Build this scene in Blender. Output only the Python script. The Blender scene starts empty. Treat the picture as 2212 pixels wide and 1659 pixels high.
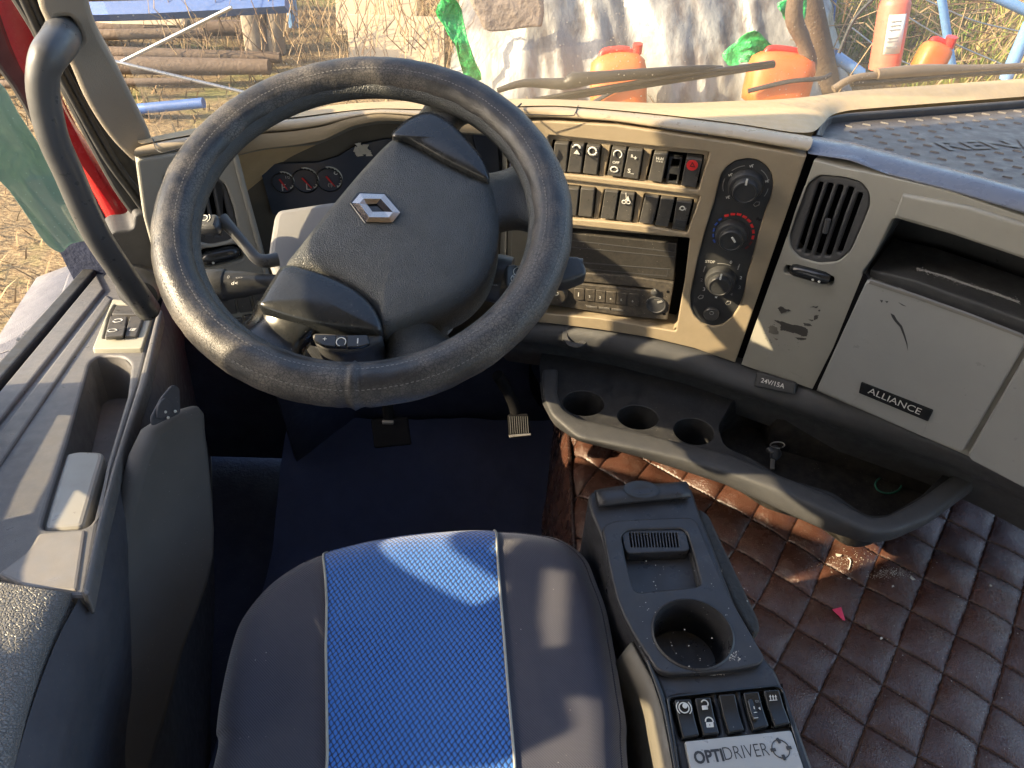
import bpy, math, random
import numpy as np
from mathutils import Vector, Matrix, noise
random.seed(7); rnd = random.Random(11)
rad = math.radians
scene = bpy.context.scene
COL = scene.collection

# ------------------------------------------------------------------ camera
CAM = np.array([0, 0, 2.55]); Z0 = 2.55
FPX = 1580.0                                   # focal length in the 2212 px wide measuring frame
pitch, roll = rad(45), rad(1.67)
Fv = np.array([0, math.cos(pitch), -math.sin(pitch)])
U_ = np.array([0, math.sin(pitch), math.cos(pitch)]); R_ = np.array([1., 0, 0])
Rv = R_*math.cos(roll)+U_*math.sin(roll); Uv = U_*math.cos(roll)-R_*math.sin(roll)
cd = bpy.data.cameras.new('camera'); cam = bpy.data.objects.new('camera', cd); COL.objects.link(cam)
cd.sensor_width = 36; cd.lens = 36*FPX/2212; cd.clip_start = .02; cd.clip_end = 400
m = Matrix.Identity(4)
for i in range(3):
    m[i][0] = Rv[i]; m[i][1] = Uv[i]; m[i][2] = -Fv[i]; m[i][3] = CAM[i]
cam.matrix_world = m
scene.camera = cam

# ------------------------------------------------------------------ light
L = np.array([.843823, .194805, -.500014])        # the way the sunlight travels
S = -L; el = math.asin(S[2]); az = math.atan2(S[0], S[1])
world = bpy.data.worlds.new('World'); scene.world = world; world.use_nodes = True
wn_ = world.node_tree.nodes; bg = wn_['Background']
sky = wn_.new('ShaderNodeTexSky'); sky.sky_type = 'NISHITA'; sky.sun_disc = False
sky.sun_elevation = el; sky.sun_rotation = az; sky.dust_density = 3; sky.ozone_density = .9
world.node_tree.links.new(sky.outputs[0], bg.inputs[0]); bg.inputs[1].default_value = .15
sl = bpy.data.lights.new('sun', 'SUN'); sl.energy = 3.9; sl.angle = rad(.55); sl.color = (1, .79, .49)
so = bpy.data.objects.new('sun', sl); COL.objects.link(so); so.location = (-8, -4, 9)
so.rotation_euler = Vector(S).to_track_quat('Z', 'Y').to_euler()
vs = scene.view_settings; vs.view_transform = 'Standard'; vs.look = 'None'; vs.gamma = 1; vs.exposure = 1.85
vs.use_curve_mapping = False

# ------------------------------------------------------------------ measuring planes
def ray(x, y): return Rv*(x-1106)/FPX+Uv*(829.5-y)/FPX+Fv
def atz(x, y, zc): return CAM+ray(x, y)*zc
class Pl:
    def __init__(s, o, n, up=(0, 0, 1)):
        s.o = np.array(o, float); s.n = np.array(n, float)/np.linalg.norm(n)
        s.k = 1.; up = np.array(up, float); s.v = up-s.n*(up@s.n); s.v /= np.linalg.norm(s.v); s.u = np.cross(s.v, s.n)
    def px(s, x, y, h=0):
        d = ray(x, y); return CAM+d*(((s.o+s.n*h-CAM)@s.n)/(d@s.n))
    def uv(s, x, y, h=0):
        q = s.px(x, y, h)-s.o; return (q@s.u, q@s.v)
    def W(s, a, b, h=0): return s.o+s.u*a+s.v*b+s.n*h
    def off(s, h): q = Pl(s.o+s.n*h, s.n, s.v); q.k = s.k; return q
def yawpl(o, deg, lean=0):
    a, l = rad(deg), rad(lean)
    return Pl(o, (-math.sin(a)*math.cos(l), -math.cos(a)*math.cos(l), math.sin(l)))
def conv(x0, y0, k):
    return lambda *p: [(x0+k*a, y0+k*b) for a, b in p]
z1 = conv(0, 0, .3472); z2 = conv(748.8, 0, .3385); z3 = conv(1463, 0, .3472); z4 = conv(288, 230.4, .4165)
z5 = conv(979.2, 230.4, .3472); z6 = conv(1468.8, 322.6, .243); z6b = conv(1555.2, 345.6, .382)
z7 = conv(1094.4, 633.6, .3385); z8 = conv(0, 518.4, .4861); z9 = conv(1152, 979.2, .4097)
z10 = conv(1578, 979.2, .4096); z11 = conv(1382.4, 1440, .18228); z12 = conv(0, 1209.6, .2708)

# ------------------------------------------------------------------ objects
def setp(o, label=None, cat=None, group=None, kind=None):
    if label: o['label'] = label
    if cat: o['category'] = cat
    if group: o['group'] = group
    if kind: o['kind'] = kind
    return o
def thing(name, label, cat, loc, group=None):
    o = bpy.data.objects.new(name, None); o.empty_display_size = .05; COL.objects.link(o)
    o.location = Vector([float(c) for c in loc]); return setp(o, label, cat, group)
def rootloc(p):
    while p.parent: p = p.parent
    return np.array(p.location)
def finish(me, name, mats, parent, ang=28, smooth=True):
    if not isinstance(mats, (list, tuple)): mats = [mats]
    for mt in mats: me.materials.append(mt)
    if smooth:
        me.polygons.foreach_set('use_smooth', [True]*len(me.polygons))
        if ang: me.set_sharp_from_angle(angle=rad(ang))
    o = bpy.data.objects.new(name, me); COL.objects.link(o)
    if parent is not None:
        o.parent = parent
    return o
def mesh(name, V, Fc, mats, parent=None, ang=28, idx=None, smooth=True):
    V = np.array(V, float)
    loc = rootloc(parent) if parent is not None else np.zeros(3)
    me = bpy.data.meshes.new(name); me.from_pydata((V-loc).tolist(), [], [list(map(int, q)) for q in Fc])
    me.update()
    o = finish(me, name, mats, parent, ang, smooth)
    if idx is not None: me.polygons.foreach_set('material_index', idx)
    return o
def mod(o, kind, **k):
    md = o.modifiers.new(kind.lower(), kind)
    for a, b in k.items(): setattr(md, a, b)
    return md
def fillet(p, r, seg=4):
    if r <= 0: return p
    out = []; n = len(p)
    for i in range(n):
        a, b, c = np.array(p[i-1]), np.array(p[i]), np.array(p[(i+1) % n])
        d1, d2 = a-b, c-b; l1, l2 = np.linalg.norm(d1), np.linalg.norm(d2)
        if l1 < 1e-7 or l2 < 1e-7: continue
        t = min(r, l1*.45, l2*.45); q1, q2 = b+d1/l1*t, b+d2/l2*t
        for k in range(seg+1):
            s = k/seg; out.append(tuple((1-s)**2*q1+2*s*(1-s)*b+s*s*q2))
    return out
def smoothloop(p, n=4):
    out = []; m_ = len(p); p = [np.array(q, float) for q in p]
    for i in range(m_):
        a, b, c, d = p[i-1], p[i], p[(i+1) % m_], p[(i+2) % m_]
        for k in range(n):
            t = k/n; out.append(tuple(.5*(2*b+(c-a)*t+(2*a-5*b+4*c-d)*t*t+(3*b-a-3*c+d)*t**3)))
    return out
def curve2mesh(loops, th, bev, name='plate'):
    cu = bpy.data.curves.new(name, 'CURVE'); cu.dimensions = '2D'; cu.fill_mode = 'BOTH'
    for lp in loops:
        sp = cu.splines.new('POLY'); sp.points.add(len(lp)-1)
        for q, pt in zip(lp, sp.points): pt.co = (q[0], q[1], 0, 1)
        sp.use_cyclic_u = True
    bev = min(bev, th*.49)
    cu.extrude = max(th/2-bev, 0); cu.bevel_depth = bev; cu.bevel_resolution = 2 if bev > .0004 else 0; cu.offset = -bev
    t = bpy.data.objects.new('t', cu); me = bpy.data.meshes.new_from_object(t)
    bpy.data.objects.remove(t); bpy.data.curves.remove(cu); return me
def put(me, name, pl, h0, h1, mats, parent, ang=28):
    loc = rootloc(parent) if parent is not None else np.zeros(3)
    n = len(me.vertices); c = np.empty(n*3); me.vertices.foreach_get('co', c); c = c.reshape(-1, 3)
    w = pl.o-loc+np.outer(c[:, 0], pl.u)+np.outer(c[:, 1], pl.v)+np.outer(c[:, 2]+(h0+h1)/2, pl.n)
    me.vertices.foreach_set('co', w.ravel()); me.update(); me.name = name
    return finish(me, name, mats, parent, ang)
def plate(name, pl, outer, h0, h1, mats, parent=None, holes=(), r=0, hr=None, bev=.001, local=False, smooth=0, ang=28):
    """outer/holes are outlines measured at the face height h1"""
    f = (lambda q: [tuple(a) for a in q]) if local else (lambda q: [pl.uv(a, b, h1) for a, b in q])
    o = f(outer)
    o = smoothloop(o, smooth) if smooth else fillet(o, r)
    hl = []
    for q in holes:
        w = f(q); hl.append(fillet(w, hr if hr is not None else r))
    return put(curve2mesh([o]+hl, h1-h0, bev, name), name, pl, h0, h1, mats, parent, ang)
def circle(c, r, n=28, ry=None):
    ry = ry or r
    return [(c[0]+r*math.cos(2*math.pi*k/n), c[1]+ry*math.sin(2*math.pi*k/n)) for k in range(n)]
def lathe(name, pl, x, y, prof, mats, parent=None, n=32, h=0, ang=35, sx=1, sy=1, rot=0, close=True):
    c = pl.uv(x, y, h); V = []; Fc = []
    for (r, hh) in prof:
        for k in range(n):
            t = 2*math.pi*k/n; a, b = r*math.cos(t)*sx*pl.k, r*math.sin(t)*sy*pl.k
            V.append(pl.W(c[0]+a*math.cos(rot)-b*math.sin(rot), c[1]+a*math.sin(rot)+b*math.cos(rot), hh))
    for i in range(len(prof)-1):
        for k in range(n):
            a = i*n+k; b = i*n+(k+1) % n; Fc.append((a, b, b+n, a+n))
    if close: Fc.append([(len(prof)-1)*n+k for k in range(n)])
    return mesh(name, V, Fc, mats, parent, ang)
def catmull(P, n=6):
    P = [np.array(p, float) for p in P]; Q = [2*P[0]-P[1]]+P+[2*P[-1]-P[-2]]; out = []
    for i in range(1, len(Q)-2):
        a, b, c, d = Q[i-1:i+3]
        for k in range(n):
            t = k/n; out.append(.5*(2*b+(c-a)*t+(2*a-5*b+4*c-d)*t*t+(3*b-a-3*c+d)*t**3))
    out.append(P[-1]); return out
def tube(name, pts, rr, mats, parent=None, seg=14, n=6, flat=1, ang=50, upv=(0, 0, 1)):
    if not hasattr(rr, '__len__'): rr = [rr]*len(pts)
    C = catmull(pts, n) if n > 1 else [np.array(p, float) for p in pts]
    RR = np.interp(np.linspace(0, 1, len(C)), np.linspace(0, 1, len(rr)), rr)
    V = []; Fc = []; up = np.array(upv, float)
    d = C[1]-C[0]; d = d/np.linalg.norm(d); a = np.cross(d, up)
    if np.linalg.norm(a) < .05: a = np.cross(d, (1., .1, 0))
    a = a/np.linalg.norm(a)
    for i, c in enumerate(C):
        d = C[min(i+1, len(C)-1)]-C[max(i-1, 0)]; d = d/np.linalg.norm(d)
        a = a-d*(a@d); a = a/np.linalg.norm(a); b = np.cross(a, d)
        for k in range(seg):
            t = 2*math.pi*k/seg; V.append(c+RR[i]*(a*math.cos(t)+b*flat*math.sin(t)))
    for i in range(len(C)-1):
        for k in range(seg):
            a = i*seg+k; b = i*seg+(k+1) % seg; Fc.append((a, b, b+seg, a+seg))
    Fc.append(list(range(seg))[::-1]); Fc.append([(len(C)-1)*seg+k for k in range(seg)])
    return mesh(name, V, Fc, mats, parent, ang)
def resample(P, n):
    P = np.array(P, float); d = np.r_[0, np.cumsum(np.linalg.norm(np.diff(P, axis=0), axis=1))]
    t = np.linspace(0, d[-1], n); return np.stack([np.interp(t, d, P[:, i]) for i in range(3)], 1)
def loft(name, rows, mats, parent=None, n=24, sub=1, ang=40, flip=False, solid=0):
    rows = [resample(r, n) for r in rows]; V = np.concatenate(rows); Fc = []
    for i in range(len(rows)-1):
        for k in range(n-1):
            a = i*n+k; q = (a, a+1, a+1+n, a+n); Fc.append(q[::-1] if flip else q)
    o = mesh(name, V, Fc, mats, parent, ang)
    if solid: mod(o, 'SOLIDIFY', thickness=solid, offset=-1)
    if sub: mod(o, 'SUBSURF', levels=sub, render_levels=sub)
    return o
def text(name, pl, s, p0, p1, h, mats, parent, hs=1.0, th=.0003, bold=0):
    """word set between two measured points of its baseline"""
    cu = bpy.data.curves.new('t', 'FONT'); cu.body = s; cu.size = 1; cu.resolution_u = 3; cu.offset = bold
    t = bpy.data.objects.new('t', cu); me = bpy.data.meshes.new_from_object(t); bpy.data.objects.remove(t)
    n = len(me.vertices); c = np.empty(n*3); me.vertices.foreach_get('co', c); c = c.reshape(-1, 3)
    a, b = np.array(pl.uv(*p0, h)), np.array(pl.uv(*p1, h)); x0, x1 = c[:, 0].min(), c[:, 0].max()
    d = b-a; k = np.linalg.norm(d)/(x1-x0); d = d/np.linalg.norm(d); e = np.array([-d[1], d[0]])
    q = a+np.outer((c[:, 0]-x0)*k, d)+np.outer(c[:, 1]*k*hs, e)
    c[:, 0] = q[:, 0]; c[:, 1] = q[:, 1]; c[:, 2] = 0; me.vertices.foreach_set('co', c.ravel())
    return put(me, name, pl, h, h+2*th, mats, parent)
def boxm(name, c, sz, mats, parent=None, rot=None, bev=.003):
    V = []; R3 = np.array(rot.to_matrix() if rot else np.eye(3))
    for k in range(8):
        q = np.array([((k & 1)*2-1)*sz[0]/2, ((k >> 1 & 1)*2-1)*sz[1]/2, ((k >> 2 & 1)*2-1)*sz[2]/2]); V.append(np.array(c)+R3@q)
    o = mesh(name, V, [(0, 2, 3, 1), (4, 5, 7, 6), (0, 1, 5, 4), (2, 6, 7, 3), (0, 4, 6, 2), (1, 3, 7, 5)], mats, parent)
    if bev: mod(o, 'BEVEL', width=bev, segments=2)
    return o

# ------------------------------------------------------------------ materials
class N:
    def __init__(s, name):
        s.m = bpy.data.materials.new(name); s.m.use_nodes = True; s.t = s.m.node_tree; s.b = s.t.nodes['Principled BSDF']
        s.out = s.t.nodes['Material Output']; s.tc = s.t.nodes.new('ShaderNodeTexCoord').outputs['Object']
    def new(s, k, **kw):
        n = s.t.nodes.new('ShaderNode'+k)
        for a, b in kw.items(): setattr(n, a, b)
        return n
    def lk(s, a, b): s.t.links.new(a, b)
    def noise(s, sc, det=3, rough=.55, vec=None, dim='3D'):
        n = s.new('TexNoise'); n.inputs['Scale'].default_value = sc; n.inputs['Detail'].default_value = det
        n.inputs['Roughness'].default_value = rough; s.lk(vec or s.tc, n.inputs['Vector']); return n.outputs[0]
    def vor(s, sc, feat='F1', vec=None):
        n = s.new('TexVoronoi', feature=feat); n.inputs['Scale'].default_value = sc; s.lk(vec or s.tc, n.inputs['Vector'])
        return n.outputs['Distance']
    def ramp(s, v, a, b, c0=0., c1=1.):
        n = s.new('MapRange'); s.lk(v, n.inputs[0]); n.inputs[1].default_value = a; n.inputs[2].default_value = b
        n.inputs[3].default_value = c0; n.inputs[4].default_value = c1; n.clamp = True; return n.outputs[0]
    def mix(s, f, a, b):
        n = s.new('Mix', data_type='RGBA')
        for v, i in ((f, 0), (a, 6), (b, 7)):
            if isinstance(v, (int, float)): n.inputs[i].default_value = v
            elif isinstance(v, tuple): n.inputs[i].default_value = (*v, 1)
            else: s.lk(v, n.inputs[i])
        return n.outputs[2]
    def math(s, op, a, b=0., c=0.):
        n = s.new('Math', operation=op)
        for i, v in enumerate((a, b, c)):
            if isinstance(v, (int, float)): n.inputs[i].default_value = v
            else: s.lk(v, n.inputs[i])
        return n.outputs[0]
    def bump(s, h, st, dist=.001):
        n = s.new('Bump'); n.inputs['Strength'].default_value = st; n.inputs['Distance'].default_value = dist
        s.lk(h, n.inputs['Height']); s.lk(n.outputs[0], s.b.inputs['Normal']); return n
    def set(s, **k):
        for a, v in k.items():
            i = s.b.inputs[a.replace('_', ' ')]
            if isinstance(v, (int, float)): i.default_value = v
            elif isinstance(v, tuple): i.default_value = (*v, 1)
            else: s.lk(v, i)
def mul(c, k): return tuple(min(1, a*k) for a in c)
def mat(name, col, rough=.5, spec=.5, metal=0., var=.15, vs=25, bump=0, bs=900, bt='leather', dust=0, dcol=(.36, .31, .24), ds=60, specks=0, coat=0, scuff=0, scol=(.03, .028, .026), ss=14, rv=.15):
    g = N(name)
    c = g.mix(g.noise(vs, 5), mul(col, 1-var), mul(col, 1+var))
    if dust:
        f = g.math('MULTIPLY', g.ramp(g.noise(ds, 8, .7), .38, .72), dust); c = g.mix(f, c, dcol)
    if scuff:
        st = g.new('Mapping'); g.lk(g.tc, st.inputs[0]); st.inputs['Scale'].default_value = (1, 1, 3)
        f = g.math('MULTIPLY', g.ramp(g.noise(ss, 9, .72, st.outputs[0]), .62, .66), scuff); c = g.mix(f, c, scol)
    if specks:
        v = g.vor(170); f = g.math('MULTIPLY', g.ramp(v, .05, .12, 1, 0), g.ramp(g.noise(23, 2), .48, .6)); f = g.math('MULTIPLY', f, specks)
        c = g.mix(f, c, (.62, .58, .5))
    r = g.ramp(g.noise(vs*2.3, 6), .3, .7, max(rough-rv, .02), min(rough+rv, 1))
    g.set(Base_Color=c, Roughness=r, Metallic=metal, Specular_IOR_Level=spec, Coat_Weight=coat, Coat_Roughness=.12)
    if bump:
        if bt == 'leather':
            ds_ = g.new('Mapping'); g.lk(g.tc, ds_.inputs[0])
            w = g.new('VectorMath', operation='ADD'); nz = g.new('TexNoise'); nz.inputs['Scale'].default_value = bs*.4; g.lk(g.tc, nz.inputs[0])
            sc = g.new('VectorMath', operation='SCALE'); g.lk(nz.outputs['Color'], sc.inputs[0]); sc.inputs['Scale'].default_value = 1.2/bs
            g.lk(g.tc, w.inputs[0]); g.lk(sc.outputs[0], w.inputs[1])
            h = g.ramp(g.vor(bs, 'DISTANCE_TO_EDGE', w.outputs[0]), 0, .22)
        else: h = g.noise(bs, 4)
        g.bump(h, bump, 1/bs*.6)
    return g.m
M = {}
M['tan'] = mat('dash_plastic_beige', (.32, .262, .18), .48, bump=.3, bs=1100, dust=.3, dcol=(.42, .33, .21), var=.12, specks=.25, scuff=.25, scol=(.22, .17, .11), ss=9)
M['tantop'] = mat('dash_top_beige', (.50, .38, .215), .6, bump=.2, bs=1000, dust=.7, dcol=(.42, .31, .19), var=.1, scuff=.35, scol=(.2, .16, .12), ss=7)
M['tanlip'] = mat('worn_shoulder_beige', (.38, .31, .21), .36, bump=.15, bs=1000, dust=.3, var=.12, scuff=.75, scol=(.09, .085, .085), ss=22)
M['grey'] = mat('dash_panel_greige', (.285, .28, .25), .5, bump=.2, bs=1200, dust=.25, dcol=(.3, .28, .23), var=.08, scuff=.15, scol=(.12, .11, .09), ss=16)
M['lid'] = mat('lid_grey', (.30, .305, .295), .42, var=.07, dust=.15, dcol=(.34, .32, .28), scuff=.1, ss=20, bump=.06, bs=1400)
M['blk'] = mat('black_plastic', (.030, .032, .034), .42, var=.2, dust=.12, dcol=(.12, .11, .1), specks=.1, bump=.15, bs=1300)
M['blkgloss'] = mat('black_gloss_plastic', (.016, .018, .02), .2, var=.2, dust=.06, dcol=(.1, .1, .09), specks=.5, rv=.06)
M['dark'] = mat('dark_grey_plastic', (.056, .058, .062), .48, var=.15, dust=.15, dcol=(.14, .13, .12), bump=.3, bs=1100, specks=.15)
M['tray'] = mat('tray_dark', (.022, .023, .026), .5, var=.15, dust=.15, dcol=(.15, .14, .12), bump=.25, bs=1000, specks=.35)
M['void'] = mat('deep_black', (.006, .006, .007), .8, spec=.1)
M['switch'] = mat('switch_black', (.065, .064, .062), .38, var=.2, dust=.3, dcol=(.17, .15, .12), specks=.5, bump=.05)
M['cubby'] = mat('cubby_cover', (.030, .029, .027), .5, var=.15, dust=.25, dcol=(.12, .1, .08), ds=220, specks=.5)
M['radio'] = mat('radio_face', (.05, .046, .042), .45, var=.2, dust=.55, dcol=(.16, .135, .1), ds=160, specks=.5, bump=.2, bs=1500)
M['white'] = mat('print_white', (.62, .62, .58), .5, var=.1)
M['dimprint'] = mat('print_dim', (.27, .27, .26), .5)
M['red'] = mat('print_red', (.65, .03, .03), .45)
M['darkred'] = mat('print_dark_red', (.16, .02, .02), .5)
M['blue'] = mat('print_blue', (.04, .1, .42), .5)
M['rubber'] = mat('rubber_black', (.022, .023, .025), .6, var=.3, dust=.25, dcol=(.1, .095, .085))
M['mattop'] = mat('tray_mat_rubber', (.085, .08, .08), .5, var=.15, dust=.35, dcol=(.17, .145, .12), specks=.3, bump=.25, bs=900, bt='noise')
M['edge'] = mat('tray_edge_bluegrey', (.12, .135, .175), .28, var=.12, dust=.15, dcol=(.2, .19, .18), scuff=.2, scol=(.03, .03, .035), ss=25)
M['pad'] = mat('hub_pad_leather', (.048, .052, .053), .48, var=.1, bump=.5, bs=480)
M['padg'] = mat('hub_trim_satin', (.016, .018, .02), .27, var=.15, specks=.35, rv=.06)
M['chrome'] = mat('chrome', (.50, .45, .42), .1, metal=1., var=.03, rv=.04)
M['handle'] = mat('grab_handle_plastic', (.07, .073, .078), .38, var=.08, bump=.08, bs=1500)
M['redpaint'] = mat('red_paint', (.42, .010, .014), .25, var=.1, coat=.6)
M['pillar'] = mat('pillar_trim_beige', (.24, .21, .17), .55, bump=.35, bs=700, var=.08)
M['doortop'] = mat('door_plastic_dark', (.125, .125, .13), .42, var=.12, dust=.3, dcol=(.22, .2, .17), bump=.3, bs=900, specks=.2)
M['doorpod'] = mat('door_pod_grey', (.36, .35, .28), .45, var=.08, dust=.2)
M['doorhandle'] = mat('door_pull_grey', (.32, .31, .28), .4, var=.08, scuff=.3, ss=30, specks=.2)
M['armrest'] = mat('armrest_vinyl', (.17, .17, .17), .42, var=.1, bump=.8, bs=300)
M['armend'] = mat('armrest_scratched', (.22, .21, .20), .42, var=.1, dust=.35, dcol=(.33, .29, .25), ds=35, bump=.15)
M['doorface'] = mat('door_face_navy', (.052, .055, .068), .65, var=.1, specks=.25)
M['pocket'] = mat('door_pocket_grey', (.085, .082, .08), .8, var=.2, vs=6, specks=.25)
M['carpet'] = mat('footwell_black', (.018, .025, .055), .8, var=.4, vs=9, specks=.3, bump=.4, bs=120, bt='noise')
M['fabric'] = None
M['gold'] = mat('side_plastic', (.13, .12, .10), .45, var=.1)
M['plate'] = mat('silver_plate', (.42, .42, .4), .35, var=.04, metal=.25)
M['ink'] = mat('ink_dark', (.04, .042, .045), .5)
M['green'] = mat('rubber_ring_green', (.02, .13, .09), .5)
M['pink'] = mat('pink_paper', (.8, .06, .14), .6)
M['paper'] = mat('pale_crumbs', (.6, .56, .48), .8)
M['wireg'] = mat('brushed_metal', (.45, .43, .4), .35, metal=.8)
M['wiper'] = mat('wiper_black', (.022, .021, .02), .5, var=.3, dust=.15, dcol=(.12, .1, .08))
M['wiperarm'] = mat('wiper_arm_dusty', (.17, .13, .09), .5, var=.25)
M['hoodin'] = mat('hood_inside', (.10, .088, .068), .6)
M['cluster'] = mat('cluster_lens', (.045, .055, .078), .2, var=.2, rv=.05)
M['shroud'] = mat('column_shroud_grey', (.19, .19, .19), .5, var=.06, bump=.15)

def twill():
    g = N('seat_twill'); sp = g.new('SeparateXYZ'); g.lk(g.tc, sp.inputs[0])
    d = g.math('ADD', sp.outputs[0], g.math('MULTIPLY', sp.outputs[1], 1.2)); d = g.math('SINE', g.math('MULTIPLY', d, 2100))
    c = g.mix(g.ramp(d, -1, 1), (.034, .038, .060), (.068, .070, .094)); n = g.noise(9, 4); c = g.mix(g.ramp(n, .35, .7, 0, .5), c, (.095, .092, .105))
    v = g.vor(110); f = g.math('MULTIPLY', g.ramp(v, .03, .07, 1, 0), g.ramp(g.noise(17, 2), .54, .6)); c = g.mix(f, c, (.5, .48, .45))
    g.set(Base_Color=c, Roughness=.85, Specular_IOR_Level=.25, Sheen_Weight=.5, Sheen_Roughness=.4)
    g.bump(g.math('ADD', d, g.noise(160, 3)), .35, .0006); return g.m
def jacquard():
    g = N('blue_jacquard'); sp = g.new('SeparateXYZ'); g.lk(g.tc, sp.inputs[0]); k = 165.
    wob = g.noise(40, 2)
    a = g.math('MULTIPLY', g.math('ADD', sp.outputs[0], g.math('MULTIPLY', sp.outputs[1], .75)), k)
    b = g.math('MULTIPLY', g.math('SUBTRACT', sp.outputs[0], g.math('MULTIPLY', sp.outputs[1], .75)), k)
    a = g.math('ADD', a, g.math('MULTIPLY', wob, .5))
    fa, fb = g.math('FLOOR', a), g.math('FLOOR', b); par = g.math('ABSOLUTE', g.math('MODULO', g.math('ADD', fa, fb), 2.))
    par = g.math('GREATER_THAN', par, .5)
    sa = g.math('ABSOLUTE', g.math('SINE', g.math('MULTIPLY', a, math.pi))); sb = g.math('ABSOLUTE', g.math('SINE', g.math('MULTIPLY', b, math.pi)))
    lo = g.math('MULTIPLY', sa, g.math('POWER', sb, .3)); l2 = g.math('MULTIPLY', sb, g.math('POWER', sa, .3))
    mx = g.new('Mix'); g.lk(par, mx.inputs[0]); g.lk(lo, mx.inputs[2]); g.lk(l2, mx.inputs[3]); h = mx.outputs[0]
    c = g.mix(g.ramp(h, .2, .75), (.010, .016, .05), (.045, .19, .62)); c = g.mix(g.ramp(g.noise(12, 3), .3, .7, 0, .3), c, (.05, .16, .45))
    g.set(Base_Color=c, Roughness=.8, Specular_IOR_Level=.25, Sheen_Weight=.4); g.bump(h, .7, .0012); return g.m
def cracked():
    g = N('cracked_rim_leather'); nz = g.new('TexNoise'); nz.inputs['Scale'].default_value = 90; g.lk(g.tc, nz.inputs[0])
    w = g.new('VectorMath', operation='SCALE'); g.lk(nz.outputs['Color'], w.inputs[0]); w.inputs['Scale'].default_value = .008
    ad = g.new('VectorMath', operation='ADD'); g.lk(g.tc, ad.inputs[0]); g.lk(w.outputs[0], ad.inputs[1])
    e1 = g.vor(300, 'DISTANCE_TO_EDGE', ad.outputs[0]); e2 = g.vor(620, 'DISTANCE_TO_EDGE', ad.outputs[0])
    cr = g.math('MULTIPLY', g.ramp(e1, 0, .12), g.ramp(e2, 0, .1, .55, 1)); wear = g.ramp(g.noise(16, 6, .65), .42, .62)
    base = g.mix(wear, (.026, .027, .030), (.12, .108, .096)); c = g.mix(cr, (.02, .02, .021), base)
    g.set(Base_Color=c, Roughness=g.ramp(wear, 0, 1, .36, .6), Specular_IOR_Level=.5)
    g.bump(g.math('ADD', cr, g.math('MULTIPLY', g.noise(700, 3), .25)), .22, .0006); return g.m
def quiltm():
    g = N('quilted_leather'); st = g.new('Mapping'); g.lk(g.tc, st.inputs[0]); st.inputs['Scale'].default_value = (1, .62, 1); st.inputs['Rotation'].default_value = (0, 0, .6)
    nz = g.new('TexNoise'); nz.inputs['Scale'].default_value = 220; g.lk(g.tc, nz.inputs[0])
    w = g.new('VectorMath', operation='SCALE'); g.lk(nz.outputs['Color'], w.inputs[0]); w.inputs['Scale'].default_value = .004
    ad = g.new('VectorMath', operation='ADD'); g.lk(st.outputs[0], ad.inputs[0]); g.lk(w.outputs[0], ad.inputs[1])
    e = g.ramp(g.vor(430, 'DISTANCE_TO_EDGE', ad.outputs[0]), 0, .2)
    uvn = g.new('TexCoord').outputs['UV']; sp = g.new('SeparateXYZ'); g.lk(uvn, sp.inputs[0]); cr = []
    for k in (0, 1): cr.append(g.math('ABSOLUTE', g.math('SINE', g.math('MULTIPLY', sp.outputs[k], math.pi))))
    mn = g.math('MINIMUM', cr[0], cr[1]); crease = g.ramp(mn, .0, .16); stitch = g.ramp(mn, .02, .05)
    c = g.mix(g.noise(14, 5), (.055, .023, .016), (.105, .047, .032)); c = g.mix(stitch, (.03, .014, .011), c); d = g.ramp(g.noise(30, 8, .7), .5, .75, 0, .35); c = g.mix(d, c, (.15, .12, .1))
    v = g.vor(75); f = g.math('MULTIPLY', g.ramp(v, .04, .07, 1, 0), g.ramp(g.noise(9, 2), .56, .6)); c = g.mix(f, c, (.55, .5, .42))
    g.set(Base_Color=c, Roughness=g.ramp(g.noise(50, 5), .3, .7, .18, .34), Specular_IOR_Level=.65); g.bump(g.math('ADD', g.math('MULTIPLY', g.math('POWER', crease, .5), 3.0), g.math('MULTIPLY', e, .2)), .6, .0022); return g.m
def glassm(name, tint, dust, dcol=(.75, .7, .6), scratch=True, gl=.06):
    g = N(name); tr = g.new('BsdfTransparent'); tr.inputs[0].default_value = (*tint, 1)
    gs = g.new('BsdfGlossy'); gs.inputs['Roughness'].default_value = .03; df = g.new('BsdfDiffuse'); df.inputs[0].default_value = (*dcol, 1)
    sp = g.math('MULTIPLY', g.ramp(g.vor(120), .08, .16, 1, 0), g.ramp(g.noise(7, 3), .40, .6))
    st = g.new('Mapping'); g.lk(g.tc, st.inputs[0]); st.inputs['Scale'].default_value = (1, 1, .35)
    d = g.ramp(g.noise(6, 7, .6, st.outputs[0]), .3, .8, dust*.5, dust*1.6); d = g.math('ADD', d, g.math('MULTIPLY', sp, .6))
    m1 = g.new('MixShader'); g.lk(d, m1.inputs[0]); g.lk(tr.outputs[0], m1.inputs[1]); g.lk(df.outputs[0], m1.inputs[2])
    m2 = g.new('MixShader'); m2.inputs[0].default_value = gl; g.lk(m1.outputs[0], m2.inputs[1]); g.lk(gs.outputs[0], m2.inputs[2])
    g.lk(m2.outputs[0], g.out.inputs[0]); return g.m
M['fabric'] = twill(); M['jac'] = jacquard(); M['rim'] = cracked(); M['quilt'] = quiltm()
M['glass'] = glassm('windscreen_glass', (.95, .95, .94), .15, (.85, .8, .7))
M['greenglass'] = glassm('green_scratched_acrylic', (.42, .62, .54), .5, (.30, .44, .38), gl=.12)
M['piping'] = mat('pale_piping', (.36, .36, .32), .6)
M['con'] = mat('console_black', (.030, .031, .036), .38, var=.15, dust=.12, dcol=(.12, .115, .105), bump=.2, bs=1200, specks=.25)
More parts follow.
